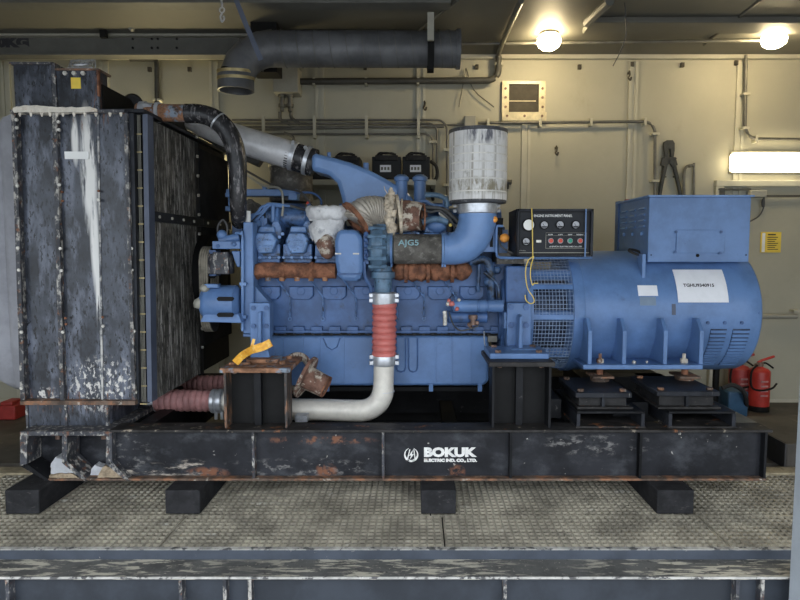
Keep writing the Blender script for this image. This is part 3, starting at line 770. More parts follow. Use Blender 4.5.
# exhaust manifolds
YM = .46
b = B().tube([P(256, 275, YM + .05), P(258, 271, YM), P(264, 270, YM), P(336, 271, YM)], [.035, .05, .053, .05], 20)
for u in (284, 312): b.ring(P(u, 270.5, YM), (1, 0, 0), .058, .01, .02)
mf = b.out('exhaust_manifold', 'rust', E, label='rusty exhaust manifold under the left cylinder heads')
b = B()
for u in (268, 282, 297, 311, 325): b.tube([P(u, 277, YM - .02), P(u, 281, YM - .02)], .018, 10)
b.each('manifold_stud', 'rust_plate', mf)
b = B().tube([P(392, 272, YM + .06), P(468, 272, YM + .06)], .045, 18)
for u in (400, 412, 422, 436, 445, 462): b.ball(P(u, 271, YM + .05), .062, 2, (1, 1, 1.1), .25, u)
for u in (406, 428, 452): b.ring(P(u, 272, YM + .05), (1, 0, 0), .072, .03, .022)
b.out('exhaust_manifold', 'rust', E, label='lumpy rusty exhaust manifold under the grey intake hose')
# front column and foot
B().pp([(243, 222), (253, 222), (254, 334), (243, 334)], .4, .12).out('front_column', 'blue', E, bev=.008)
B().pp([(243, 334), (254, 334), (254, 285), (270, 303), (270, 334), (270, 337), (243, 337)], .44, .1).out('front_bracket', 'blue', E, bev=.004)
B().cyl(P(248, 223, .46), P(248, 211, .46), .018, seg=10).out('white_cap', 'white', E, label='white plastic plug')
b = B().tube([P(236, 233, .4), P(241, 234, .38), P(242.5, 240, .38), P(242.5, 331, .38)], .010, 8, sm=3)
for v in (284, 317): b.pb(239.5, v - 1.5, 246, v + 1.5, .365, .03)
b.out('coolant_line', 'blue_light', E)
f = B().pb(250, 303, 270, 350, .30, .06).pp([(252, 350), (268, 350), (270, 358), (250, 358)], .2, .16)
f.pp([(258, 312), (261, 312), (261, 350), (257, 350)], .25, .06)
f = f.out('front_foot', 'blue', E, bev=.004)
b = B()
for u in (253.5, 266.5):
    for v in (308, 326): b.bolt(P(u, v, .30), (0, -1, 0), .016, .012)
b.each('foot_bolt', 'blue_dark', f)
zf = zt = p1[2]
pf = P(260, 358, .28); B().box(pf.x - .05, pf.x + .05, .2, .32, p1[2] + .018, pf.z + .01).out('mount_spacer', 'rust', E)
# rear foot
f = B().pb(507, 303, 531, 347, .34, .12).pp([(504, 312), (532, 312), (532, 329), (504, 329)], .37, .08)
pr = P(505, 352, .2)
f.box(PX(509, .3, 350), PX(533, .3, 350), .18, .42, PZ(352, .2), PZ(348.5, .2))
f.prism([(PX(518, .28, 330), PZ(316, .3)), (PX(520.5, .28, 330), PZ(314, .3)), (PX(521.5, .28, 330), PZ(349, .25)), (PX(517, .28, 330), PZ(349, .25))], .22, .35)
f = f.out('rear_foot', 'blue', E, bev=.005)
b = B()
for u in (511, 526):
    for v in (307, 325): b.bolt(P(u, v, .34), (0, -1, 0), .02, .014)
b.each('foot_bolt', 'blue_dark', f)
B().box(PX(512, .3, 350), PX(530, .3, 350), .2, .36, p2[2] + .035, PZ(352, .2)).out('mount_spacer', 'rust_dark', E)
# flywheel housing
B().cyl(Vector((PX(500, .6), yax, zc_ax)), Vector((PX(526, .6), yax, zc_ax)), .36, seg=48).out('flywheel_housing', 'blue_dark', E, bev=.01)
B().pb(506, 266, 531, 304, .46, .3).out('housing_cover', 'blue_dark', E, bev=.01)
b = B().ring(Vector((PX(503, .5), .62, PZ(322, .6))), (1, 0, 0), .13, .04, .05); b.out('coupling_ring', 'blue_dark', E)
b = B().tube([P(470, 262, .5), P(488, 262, .48), P(492, 300, .5)], .03, 10, sm=4).tube([P(480, 250, .52), P(478, 292, .52)], .014, 8).tube([P(484, 272, .46), P(497, 284, .46), P(499, 300, .46)], .012, 8, sm=4)
b.pb(474, 262, 505, 300, .6, .2); b.ball(P(489, 282, .5), .04, 2); b.ball(P(497, 270, .5), .03, 2)
b.out('rear_timing_gear', 'engdark', E, bev=.004)
b = B().pb(497, 253, 524, 264, .5, .25); b.out('rear_cover_plate', 'greyhose', E, label='pale grimy plate behind the instrument panel bracket')
# starter motors
def starter(v, Y, off, m1):
    b = B().lathe(P(452, v, Y), P(506, v, Y), [(0, .02), (.01, S(6, Y)), (S(25, Y), S(6.4, Y)), (S(25.5, Y), S(5.6, Y)), (S(27, Y), S(5.6, Y)), (S(27.5, Y), S(6.2, Y)), (S(34, Y), S(6.2, Y)), (S(34.5, Y), S(5.4, Y)), (S(36, Y), S(5.4, Y)), (S(36.5, Y), S(6.2, Y)), (S(51, Y), S(6.2, Y)), (S(52, Y), .015)])
    return b
st = starter(306, .38, 0, 'blue').out('starter_motor', 'blue', E, label='upper blue starter motor')
b = B().ball(P(449, 301, .36), .014, 2, jit=.4).ball(P(457, 309, .34), .014, 2, jit=.4).ball(P(452, 304, .34), .018, 2, jit=.4, seed=3)
b.each('red_terminal_cap', 'redhose', st)
b = B().ball(P(448, 304, .35), .017, 1).ball(P(459, 300, .35), .013, 1).bolt(P(444, 312, .36), (0, -1, 0), .01, .03).tube([P(445, 311, .36), P(445, 325, .37)], .014, 10)
b.each('terminal', 'bolt', st)
b = B().lathe(P(447, 317, .46), P(490, 317, .46), [(0, .03), (.01, S(6, .46)), (S(40, .46), S(6, .46)), (S(41, .46), .02)])
b = b.out('starter_motor', 'blue_dark', E, label='lower dark blue starter motor')
B().tube([P(473, 315, .4), P(473, 319, .4)], .03, 12).tube([P(473, 318, .4), P(473, 325, .4)], .018, 10).ball(P(470, 325, .4), .02, 2, jit=.4).ball(P(477, 323, .4), .015, 2, jit=.4).out('copper_terminal', 'copper', b)
B().tube([P(449, 312, .34), P(453, 324, .36), P(459, 330, .4), P(466, 330, .4), P(478, 326, .4)], .005, 6, sm=5).out('starter_cable', 'cable', st)
B().tube([P(484, 331, .5), P(485, 345, .45), P(491, 353, .38), P(500, 355, .33), P(508, 350, .3)], .004, 6, sm=6).out('grey_wire', 'clamp', E)
B().pb(488, 336, 497, 342, .52, .02).out('tag_plate', 'pipe_grey', E)
# front end accessories
def stadium(x, w, y0, y1, z0, z1, th, name, m, parent):
    b = B(); R = (y1 - y0) / 2; cy = (y0 + y1) / 2; N = 12; out = []
    for k in range(N + 1): out.append((cy + R * math.cos(math.pi * k / N), z1 - R + R * math.sin(math.pi * k / N)))
    for k in range(N + 1): out.append((cy + R * math.cos(math.pi + math.pi * k / N), z0 + R + R * math.sin(math.pi + math.pi * k / N)))
    zc_ = (z0 + z1) / 2; n = len(out); fs = []; vs = []
    for (y, z) in out:
        d = Vector((y - cy, z - (min(max(z, z0 + R), z1 - R)))).normalized()
        yi, zi = y - d[0] * th, z - d[1] * th
        vs += [(x, y, z), (x + w, y, z), (x + w, yi, zi), (x, yi, zi)]
    for k in range(n):
        o = 4 * k; q = 4 * ((k + 1) % n)
        for e in range(4): fs.append((o + e, o + (e + 1) % 4, q + (e + 1) % 4, q + e))
    b.poly(vs, fs).out(name, m, parent)
yb0 = .40
for k, u in enumerate((199.5, 201.8, 204.1, 206.4)):
    stadium(PX(u, yb0), S(1.9, yb0), yb0, yb0 + .24, PZ(334, yb0), PZ(246, yb0), .014, 'drive_belt', 'beltm', E)
for v, r_ in ((263, .105), (318, .105)):
    B().lathe(Vector((PX(199, yb0), yb0 + .12, PZ(v, yb0))), Vector((PX(209, yb0), yb0 + .12, PZ(v, yb0))), [(0, .03), (0, r_), (S(10, yb0), r_), (S(10, yb0), .03), (S(26, yb0), .03)]).out('belt_pulley', 'rubber_dull', E)
B().cyl(P(206, 275, 1.0), P(216, 275, 1.0), .3, seg=36).out('fan_drive', 'black', E)
g_ = B().lathe(P(203, 303, .40), P(243, 303, .40), [(0, .05), (.0, S(13, .4)), (S(3, .4), S(16, .4)), (S(7, .4), S(18, .4)), (S(34, .4), S(18, .4)), (S(37, .4), S(14, .4))], 28).out('charging_alternator', 'blue', E)
b = B()
for v in (299, 315):
    b.pp([(218, v - 2), (232, v - 2), (233.5, v), (232, v + 2), (218, v + 2), (216.5, v)], .27, .02)
b.each('cooling_slot', 'black', g_)
b = B().pp([(200, 322), (204, 314), (238, 314), (242, 323)], .3, .1).pb(204, 284, 218, 288, .3, .06); b.each('alternator_bracket', 'blue', g_, bev=.004)
B().ball(P(205, 288, .32), .03, 2, jit=.3).ball(P(200, 303, .34), .04, 2, jit=.3).out('alternator_terminal', 'boxgrey', g_)
b = B().pb(212, 241, 240, 249, .36, .2).pb(218, 236, 238, 242, .4, .14).ball(P(222, 235, .42), .035, 2).tube([P(226, 240, .42), P(240, 237, .42)], .03, 12).ball(P(234, 244, .36), .02, 1).ball(P(218, 246, .36), .016, 1)
b.pp([(231, 251), (240, 251), (240, 267), (237, 267)], .4, .1)
wp = b.out('water_pump', 'blue', E, bev=.006)
b = B().cyl(P(216, 254, .42), P(216, 274, .42), S(9, .42) * .9, seg=24).box(PX(216, .42), PX(232, .42), .36, .5, PZ(274, .42), PZ(252, .42)); b.out('black_filter', 'rad_edge', E, bev=.01, label='oily black housing below the water pump')
B().pp([(209, 250), (216, 250), (216, 276), (209, 276)], .44, .1).out('pump_side_bracket', 'blue_dark', wp)
B().tube([P(218, 236, .42), P(218, 226, .42), P(223, 220, .42), P(227, 226, .42), P(227, 236, .42)], .007, 8, sm=5).out('pump_hose', 'cable', wp)
# fan frame on top front
b = B().pb(226, 189, 297, 196, .95, .12).pb(228, 193, 233, 208, .95, .1).pb(225, 206, 234, 211, .95, .1).pb(225, 193, 230, 197, .93, .1)
b.pb(288, 192, 297, 200, .94, .1).pb(262, 186, 266, 189.5, .95, .05)
b.out('top_crossbar', 'blue', E, bev=.004)
b = B().ball(P(252, 213, .8), .085, 3, (1, 1, 1), .4, 4); b.ring(P(255, 215, .74), (1, -.5, .2), .085, .03, .05); b.out('fan_hub', 'greyhose', E)
b = B()
for pts in ([(248, 216), (262, 212), (268, 204), (290, 206)], [(254, 222), (262, 214), (270, 204)], [(243, 224), (250, 220), (258, 212), (264, 206), (283, 206)], [(262, 230), (263, 216)]):
    b.tube([P(u, v, .6) for u, v in pts], .010, 8, sm=4)
b.pb(260, 218, 267, 226, .6, .05).tube([P(273, 206, .58), P(273, 222, .58)], .014, 10)
b.ball(P(258, 224, .6), .03, 2).ball(P(268, 228, .6), .03, 2)
b.out('fuel_line', 'blue', E)
b = B().tube([P(243, 172, .9), P(262, 185, .85), P(280, 189, .7), P(283, 205, .6), P(282, 216, .6)], .008, 8, sm=6).out('white_hose', 'boxgrey', E, label='thin pale hose looping over the crossbar')
B().tube([P(245, 170, .92), P(275, 186, .88), P(300, 192, .8), P(312, 206, .75)], .008, 8, sm=6).out('cable_loom', 'cable', E)
B().tube([P(296, 193, .9), P(312, 193, .9), P(321, 200, .9), P(320, 210, .9)], .008, 8, sm=6).out('blue_pipe_loop', 'blue_dark', E)
B().tube([P(262, 207, .6), P(285, 205, .6), P(305, 210, .6)], .008, 8, sm=5).out('cable_loom', 'cable', E)
B().ball(P(307.5, 203, .75), .012, 1).out('red_cap', 'redb', E)
B().pb(232, 224, 243, 234, .62, .1).pb(250, 226, 262, 236, .62, .1).each('front_bracket_block', 'blue_dark', E, bev=.004)
# dark heart of the engine behind the heads
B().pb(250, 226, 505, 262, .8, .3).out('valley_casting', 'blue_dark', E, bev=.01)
# charge air duct
YD = .72
b = B().pp([(311, 153), (316, 153), (330, 156.5), (350, 162), (372, 171), (392, 182), (408, 193), (424, 212), (424, 222), (346, 222), (341, 196), (337, 183), (329, 175), (318, 171.5), (311, 171)], YD, .3)
dct = b.out('charge_air_duct', 'blue_light', E, bev=.035)
b = B().cyl(P(366, 172, YD + .15), P(366, 163, YD + .15), .02, seg=12).cyl(P(329, 158, YD + .1), P(329, 152.5, YD + .1), .014, seg=12)
b.each('duct_boss', 'blue', dct)
# fuel filters
for u, lab in ((401.5, 'left'), (420, 'right')):
    b = B().lathe(P(u, 206, .75), P(u, 176, .75), [(0, S(6, .75)), (S(24, .75), S(6, .75)), (S(24.5, .75), S(7.4, .75)), (S(28, .75), S(7.4, .75)), (S(29, .75), S(6, .75)), (S(30.5, .75), S(4, .75))])
    b.out('fuel_filter', 'blue', E)
B().pb(392, 203, 448, 209, .72, .14).out('filter_head', 'blue_dark', E, bev=.008)
# hose tangle right of the duct
hs = [([(425, 195), (436, 195), (446, 199), (447, 207)], .55, .018, 'teal'), ([(424, 207), (442, 209), (452, 216), (462, 226)], .5, .014, 'cable'),
      ([(416, 205), (424, 201), (436, 206), (452, 204)], .58, .012, 'blue'), ([(422, 222), (436, 219), (448, 222)], .5, .022, 'teal'),
      ([(420, 208), (430, 212), (440, 211), (452, 222), (456, 232)], .48, .009, 'cable'), ([(440, 213), (452, 224), (460, 228)], .5, .013, 'boxgrey')]
for pts, Y, r, m in hs: B().tube([P(u, v, Y) for u, v in pts], r, 10, sm=6).out('hose', m, E)
b = B().pb(443, 199, 449, 211, .58, .06).pb(428, 205, 446, 209, .6, .08).ball(P(437, 226, .55), .05, 2, (1.6, 1, 1)).ball(P(446, 198, .6), .02, 2)
b.pb(424, 214, 460, 236, .66, .1)
b.out('fuel_pump', 'blue', E, bev=.005)
b = B().tube([P(450, 219, .5), P(449.5, 232, .5)], .022, 10); fp = b.out('sensor', 'rubber_dull', E)
B().ball(P(450.5, 225, .46), .012, 2).out('yellow_sensor_cap', 'yellow', fp)
B().ball(P(440, 213, .55), .012, 1).out('white_tag', 'white', E)

# ---------------- turbocharger
YT = .42
tb = thing('turbocharger', 'blue turbocharger on the engine with rounded turbine shield and ribbed compressor', 'turbocharger', P(365, 283, YT))
b = B().pp([(336, 231), (340, 228), (354, 228), (360, 231), (363, 238), (363.5, 272), (361, 280), (356, 283.5), (342, 282.5), (337, 278), (334, 262), (333.5, 240)], YT - .12, .3, .93)
tbh = b.out('turbine_shield', 'blue', tb, bev=.025)
B().pb(337, 273, 362, 275, YT - .125, .05).out('shield_seam', 'blue_dark', tbh, bev=.003)
b = B()
for u in (338, 356): b.pb(u - 3, 253, u + 3, 254.4, YT - .128, .01)
b.each('shield_slot', 'bolt', tbh)
b = B().lathe(P(369, 247.5, YT), P(395, 247.5, YT), [(0, .07), (S(2, YT), S(19, YT)), (S(4, YT), S(21.5, YT)), (S(9, YT), S(22.5, YT)), (S(14, YT), S(21.5, YT)), (S(17, YT), S(18, YT)), (S(18.5, YT), S(15, YT)), (S(24, YT), S(14.5, YT))])
cp = b.out('compressor_housing', 'teal', tb)
b = B(); cc = P(380, 247.5, YT)
for k in range(12):
    a = 2 * math.pi * k / 12; R1 = S(21.5, YT)
    b.cyl((cc.x - .07, cc.y + R1 * math.cos(a), cc.z + R1 * math.sin(a)), (cc.x + .045, cc.y + R1 * math.cos(a), cc.z + R1 * math.sin(a)), .013, seg=8)
b.each('compressor_rib', 'teal', cp)
b = B()
for dv in range(234, 264, 6): b.ball(P(366, dv, YT - .08), .018, 1)
b.pb(363.5, 234, 368.5, 264, YT - .07, .14).tube([P(364, 262, YT - .08), P(365, 276, YT - .08), P(370, 286, YT - .06), P(371, 292, YT - .05)], .012, 8, sm=4)
b.out('bearing_housing', 'blue_dark', tb)
b = B().lathe(P(383, 266, YT), P(383, 293, YT), [(0, S(8, YT)), (S(5, YT), S(9, YT)), (S(6, YT), S(12, YT)), (S(12, YT), S(12, YT)), (S(13, YT), S(9, YT)), (S(26, YT), S(8.5, YT))])
b.out('compressor_outlet', 'teal', tb)
b = B().ball(P(327, 244, YT + .02), .07, 3, (.9, 1, 1.3), .2, 3); b.pb(322, 236, 336, 252, YT, .1)
b.out('turbine_inlet', 'rust_dark', tb, bev=.01, label='rust brown turbine inlet casting')

# plastic wrap on top of the inlet
b = B()
segs, cx = 72, P(329, 214, YT + .05)
prof = [(206.5, 12), (206.8, 19), (208, 21), (210.5, 22), (214, 21.5), (217.5, 20.5), (219.5, 18.5), (220.5, 15), (222, 15.5), (226, 17), (230, 16.5), (235, 15.5), (240, 13)]
rings = []
for j, (v, r) in enumerate(prof):
    z = PZ(v, YT + .05); R = S(r, YT + .05)
    rings.append([b.bm.verts.new((cx.x - (.02 if v > 224 else 0) + R * (1 + .05 * noise.noise(Vector((k * .3, j * .7, 1))) + .11 * (.5 - abs(noise.noise(Vector((k * .55, j * 1.6, 4)))))) * math.cos(2 * math.pi * k / segs), cx.y + R * .75 * (1 + .05 * noise.noise(Vector((k * .3, j * .7, 5))) + .11 * (.5 - abs(noise.noise(Vector((k * .55, j * 1.6, 4)))))) * math.sin(2 * math.pi * k / segs), z + .02 * noise.noise(Vector((k * .35, j, 3))) - (.13 * abs(noise.noise(Vector((k * .22, 9, 2)))) if j == len(prof) - 1 else 0))) for k in range(segs)])
for p, q in zip(rings, rings[1:]):
    for k in range(segs): b.bm.faces.new((p[k], p[(k + 1) % segs], q[(k + 1) % segs], q[k]))
b.bm.faces.new(rings[0])
b.out('plastic_wrap', 'plastic', None, 'crumpled white plastic wrap tied over the open turbo inlet', 'plastic wrap', ang=60)

# flexible exhaust pipe
fx = thing('exhaust_flex_pipe', 'corrugated steel exhaust pipe with rusty flanges and frayed lagging above the turbocharger', 'exhaust pipe', P(375, 232, .5))
pts = [P(357, 217, .40), P(366, 211, .42), P(378, 212, .45), P(390, 215, .48), P(396, 216, .49)]
pts = [P(358, 222, .40), P(362, 214, .41), P(371, 211, .44), P(382, 212, .47), P(394, 214, .49)]
B().ribbed(pts, .095, .005, 17, 28).out('corrugated_hose', 'flex', fx)
d1 = (Vector(pts[0]) - Vector(pts[1])).normalized()
B().ring(P(355.5, 220, .42), (-.75, -.3, -.58), .132, .05, .028, 40).out('flange', 'rust', fx)
B().ring(P(358, 218.5, .425), (-.75, -.3, -.58), .12, .03, .02, 40).out('flange_rim', 'flex', fx)
b = B().ring(P(398.5, 215, .49), (1, 0.1, .12), .135, .045, .018, 40).out('flange', 'lag', fx)
b = B()
for k in range(26):
    a = 2 * math.pi * k / 26; q = P(391 + random.uniform(-3, 3), 214, .48)
    b.ball(q + Vector((0, math.cos(a) * .1, math.sin(a) * .105)), .024, 2, (1.2, 1, 1.3), .8, k)
b.ball(P(392, 196, .46), .03, 2, (.7, .7, 1.5), .8, 2).ball(P(390, 232, .42), .035, 2, (.8, .8, 1.6), .8, 5).ball(P(388, 237, .4), .02, 2, (.6, .7, 2), .8, 8)
b.tube([P(389, 196, .45), P(385, 190, .45), P(384, 186, .45)], .003, 5)
b.out('lagging', 'lag', fx, ang=25)
B().tube([P(400, 216, .49), P(408, 216, .49), P(419, 216.5, .47), P(423.5, 217, .46)], [S(15.5, .49), S(15.5, .49), S(14, .49), S(13, .49)], 28, hollow=True).out('pipe_stub', 'rust_dark', fx)
B().ring(P(402, 216, .49), (1, 0, 0), S(17, .49), .02, .012, 40).out('flange_rim', 'lag', fx)
B().ring(P(423.5, 217, .46), (1, .1, 0), S(13.2, .49), .006, .01, 28).out('pipe_lip', 'rust', fx)

# intake hose and filter elbow
ih = thing('intake_hose', 'thick grime-covered grey rubber intake hose with chalk marks beside the turbocharger', 'hose', P(417, 264, YT))
B().lathe(P(394, 249, YT), P(441, 249, YT), [(0, .06), (0, S(14.6, YT)), (S(3, YT), S(15, YT)), (S(44, YT), S(14.6, YT)), (S(47, YT), S(14.6, YT)), (S(47, YT), .06)]).out('hose_body', 'greyhose', ih)
p = P(398.5, 246, YT)
def wrapc(x, y, z):
    R = S(15.2, YT); ax = P(400, 249, YT); a = .1 + y / R
    return (p.x + x, ax.y - (R + z) * math.cos(a), ax.z + (R + z) * math.sin(a))
text('AJG5', .07, 'chalk_mark', 'chalk', ih, p, width=S(20, YT), height=S(8, YT), wrap=wrapc, off=.001)
for u in (391.5, 442.5, 445):
    b = B().ring(P(u, 249, YT), (1, 0, 0), S(15.9, YT), .012, .014, 40)
    b.bolt(P(u, 264, YT - .02), (0, 0, -1), .007, .02); b.out('clamp_band', 'blue_light' if u > 440 else 'blue', ih)
el = thing('intake_elbow', 'smooth blue intake elbow curving up from the grey hose to the air filter', 'pipe elbow', P(470, 264, YT))
pts = [P(444, 249, YT), P(452, 249, YT), P(464, 245, YT), P(473, 235, YT), P(477, 222, YT), P(477.5, 213, YT)]
B().tube(pts, [S(15, YT), S(15.6, YT), S(17, YT), S(18, YT), S(18.4, YT), S(18.6, YT), S(18.8, YT)], 36, sm=8).out('elbow_pipe', 'blue_light', el)
B().lathe(P(477.5, 214, YT), P(477.5, 204, YT), [(0, S(18.9, YT)), (S(1, YT), S(20, YT)), (S(9.5, YT), S(20.2, YT))]).out('clamp_band', 'clamp', el, label='broad silver clamp band')
b = B()
for v in (206, 211): b.bolt(P(456.5, v, YT - .05), (-1, 0, 0), .01, .02).bolt(P(497, v, YT - .05), (1, 0, 0), .01, .02)
b.each('clamp_bolt', 'clamp', el)
B().pp([(478, 243), (493, 232), (495, 224), (497.5, 224), (497.5, 252), (476, 252)], YT + .04, .04).out('support_plate', 'blue', el, bev=.004)
b = B().pb(490, 226, 493, 247, YT + .035, .01); b.out('plate_slot', 'black', el)
af = thing('air_filter', 'tall round air filter with grimy white pleats standing on the blue elbow', 'air filter', P(477.5, 203, YT))
R = S(28.6, YT); x = P(478, 165, YT)
b = B(); n = 110; zA, zB = PZ(201, YT), PZ(134, YT)
vs = []
for k in range(n):
    a = 2 * math.pi * k / n; r = R if k % 2 else R * .982
    vs += [(x.x + r * math.cos(a), YT + r * math.sin(a), zA), (x.x + r * math.cos(a), YT + r * math.sin(a), zB)]
b.poly(vs, [(2 * k, (2 * k + 2) % (2 * n), (2 * k + 3) % (2 * n), 2 * k + 1) for k in range(n)] + [tuple(range(1, 2 * n, 2))])
b.out('pleated_element', 'filter', af, ang=60)
for v in (149, 157, 165, 173, 181, 193):
    B().ring((x.x, YT, PZ(v, YT)), (0, 0, 1), R * 1.006, .006, .008, 60).out('glue_bead', 'band', af)
B().lathe((x.x, YT, PZ(134.5, YT)), (x.x, YT, PZ(130, YT)), [(0, R * 1.012), (.022, R * 1.012), (.024, R * .9)], 60).out('end_cap', 'darkband', af)
B().lathe((x.x, YT, PZ(204, YT)), (x.x, YT, PZ(200, YT)), [(0, R * .86), (.004, R * .98), (.027, R * .98)], 60).out('base_ring', 'darkband', af)

# lower charge pipe
lp_ = thing('charge_pipe', 'silver elbow pipe with red ribbed hose dropping from the turbocharger', 'pipe', P(383, 422, YT))
B().lathe(P(384, 304, YT), P(384, 291, YT), [(0, S(12, YT)), (S(3, YT), S(12.6, YT)), (S(11, YT), S(12.6, YT)), (S(12, YT), S(11, YT))]).out('clamp_band', 'clamp', lp_)
B().ribbed([P(384.5, 302, YT), P(384.3, 330, YT), P(384, 357, YT)], S(11.7, YT), S(.75, YT), 9, 28).out('red_bellows', 'redhose', lp_, label='red ribbed silicone hose')
B().lathe(P(384, 365, YT), P(384, 353, YT), [(0, S(11.5, YT)), (S(1, YT), S(12.2, YT)), (S(10, YT), S(12.2, YT)), (S(12, YT), S(11, YT))]).out('clamp_band', 'clamp', lp_)
b = B()
for v in (295, 300, 356, 362):
    for u in (371.5, 397): b.box(PX(u - 2, YT), PX(u + 2, YT), YT - .04, YT + .01, PZ(v + 2, YT), PZ(v - 2, YT))
b.each('clamp_lug', 'clamp', lp_, bev=.003)
pts = [P(384, 364, YT), P(383.5, 382, YT), P(382.5, 394, YT), P(377, 404, YT), P(366, 410, YT), P(350, 410.5, YT), P(320, 409.5, YT), P(291, 409, YT), P(262, 404, YT + .14), P(222, 401, YT + .14)]
B().tube(pts, [S(10.3, YT), S(10.3, YT), S(10.8, YT), S(11, YT), S(11, YT), S(11, YT), S(10.8, YT), S(10.8, YT), S(10, YT), S(10, YT)], 28, sm=6).out('silver_pipe', 'paint_silver', lp_)
B().ring(P(384, 391, YT), (0, 0, 1), S(10.7, YT), .006, .004).ring(P(296, 409.5, YT), (1, 0, 0), S(11.3, YT), .008, .008).out('weld_bead', 'silver', lp_)
Yh = YT + .13
B().ribbed([P(155, 400, Yh), P(185, 400.5, Yh), P(216, 401, Yh)], S(10.6, Yh), S(.7, Yh), 10, 28).out('pink_bellows', 'pinkhose', lp_, label='faded pink ribbed silicone hose at the radiator end')
b = B().lathe(P(212, 401, Yh), P(225, 401, Yh), [(0, S(11.5, Yh)), (S(1, Yh), S(12.3, Yh)), (S(4, Yh), S(12.3, Yh)), (S(5, Yh), S(11.5, Yh)), (S(7, Yh), S(12.3, Yh)), (S(11, Yh), S(12.3, Yh)), (S(12, Yh), S(11, Yh))])
b.bolt(P(216, 412, Yh - .05), (0, 0, -1), .012, .05).bolt(P(222, 412, Yh - .05), (0, 0, -1), .012, .05)
b.out('clamp_band', 'clamp', lp_)
B().lathe(P(147, 400, Yh), P(159, 400, Yh), [(0, S(10, Yh)), (S(1, Yh), S(12, Yh)), (S(9, Yh), S(12, Yh)), (S(11, Yh), S(10.5, Yh))]).out('clamp_band', 'clamp', lp_)
B().ribbed([P(178, 383, 1.1), P(200, 383, 1.1), P(240, 383, 1.1)], S(7.5, 1.1), S(.5, 1.1), 12, 24).out('rear_coolant_hose', 'pinkhose', None, 'dim pink ribbed hose further back, above the front pink hose', 'hose')

# upper coolant hose (black)
uh = thing('coolant_hose', 'thick oily black rubber coolant hose arching from the radiator top down to the engine', 'hose', P(238, 218, .35))
YB = .35
pts = [P(186, 113.5, YB), P(200, 114, YB), P(214, 118.5, YB), P(226, 129, YB), P(234, 145, YB), P(237.5, 165, YB), P(238, 190, YB), P(238.5, 214, YB + .05), P(239, 222, YB + .2)]
B().tube(pts, [S(9.3, YB), S(9.3, YB), S(9.5, YB), S(9.5, YB), S(9.3, YB), S(8.6, YB), S(8, YB), S(7.5, YB)], 24, sm=6).out('hose_body', 'rubber', uh)
b = B().tube([P(138, 112, YB), P(190, 113.5, YB)], S(8.4, YB), 24); b.out('rusty_sleeve', 'rust_plate', uh, label='rust-stained metal sleeve')
b = B().ring(P(144, 112, YB), (1, 0, 0), S(10, YB), .02, .035).ring(P(159, 112.5, YB), (1, 0, 0), S(9.8, YB), .02, .02).ball(P(147, 107, YB - .02), .04, 2, (1.3, 1, .6), .5)
b.out('crusted_clamp', 'chunk', uh)
B().ring(P(218, 121.5, YB), (.75, 0, -.66), S(10, YB), .012, .010, 28).out('pale_ring', 'clamp', uh)

# silver pipe to the charge air duct
YS = .87
sp = thing('charge_air_pipe', 'straight dull silver pipe slanting from behind the black hose to the blue duct', 'pipe', P(240, 160, YS))
ends = P(306, 160.5, YS); st_ = P(192, 120.5, YS + .1)
B().tube([st_, P(240, 139.5, YS), P(296, 157, YS)], [S(11, YS), S(13.5, YS), S(13.8, YS)], 32).out('pipe_body', 'silver', sp)
dv = (P(300, 158.5, YS) - P(240, 139.5, YS)).normalized()
B().tube([P(288, 154.6, YS), P(315, 163.2, YS)], S(13.7, YS), 32).out('rubber_sleeve', 'rubber', sp)
for u, v in ((293.5, 156.2), (307.5, 160.6)):
    B().ring(P(u, v, YS), dv, S(14.6, YS), .012, .028, 36).out('clamp_band', 'clamp', sp)
b = B()
for u, v in ((293.5, 144), (306, 149)): b.bolt(P(u, v, YS - .07), (0, -1, .3), .014, .03)
b.each('clamp_bolt', 'clamp', sp)
sp2 = B().tube([P(168, 123, 1.15), P(196, 127, 1.1), P(232, 146, 1.05), P(262, 160, 1.05)], S(8, 1.05), 20, sm=4)
sp2.out('vent_pipe', 'pipe_dark', None, 'dark grey pipe running under the silver pipe beside the radiator top', 'pipe')
# far air filter
b = thing('far_air_filter', 'squat grimy grey air filter behind the engine, below the silver pipe', 'air filter', P(291, 205, 1.25))
a_, c_ = P(291, 202, 1.25), P(291, 165, 1.25)
B().lathe(a_, c_, [(0, S(21, 1.25)), ((c_ - a_).length, S(21, 1.25))], 40).out('filter_element', 'greyhose', b)
B().lathe(P(291, 168, 1.25), P(291, 164, 1.25), [(0, S(21.6, 1.25)), (.02, S(21.6, 1.25)), (.028, S(19, 1.25))], 40).out('end_cap', 'boxgrey', b)
B().lathe(P(291, 204, 1.25), P(291, 225, 1.25), [(0, S(14, 1.25)), (.15, S(12, 1.25))], 24).out('outlet_neck', 'blue_dark', b)

# ================================================================== ALTERNATOR
RA = .43
al = thing('alternator', 'large blue cylindrical generator with terminal box on top at the right end of the skid', 'generator', (PX(670, .5), yax, PZ(372, .3)))
ax = lambda u, Yn=.42: Vector((PX(u, Yn, 310), yax, zc_ax))
b = B(); xa_, xe_ = ax(586).x, PX(764.5, .42, 310)
L_ = xe_ - xa_
b.lathe((xa_, yax, zc_ax), (xe_, yax, zc_ax), [(0, RA), (L_ - .12, RA), (L_ - .118, RA - .004), (L_ - .02, RA - .006), (L_ - .006, RA - .012), (L_, RA - .022), (L_, .1)], 72)
b.out('stator_body', 'blue', al)
B().lathe(ax(573), ax(587), [(0, RA - .03), (.01, RA + .008), (.06, RA + .008), (.085, RA)], 72).out('front_ring', 'blue', al)
b = B().ring(ax(531), (1, 0, 0), RA + .0, .09, .04, 64)
b.out('adapter_ring', 'blue', al)
B().cyl(ax(528), ax(575), RA - .13, seg=40).out('fan_rotor', 'rotor', al)
b = B()
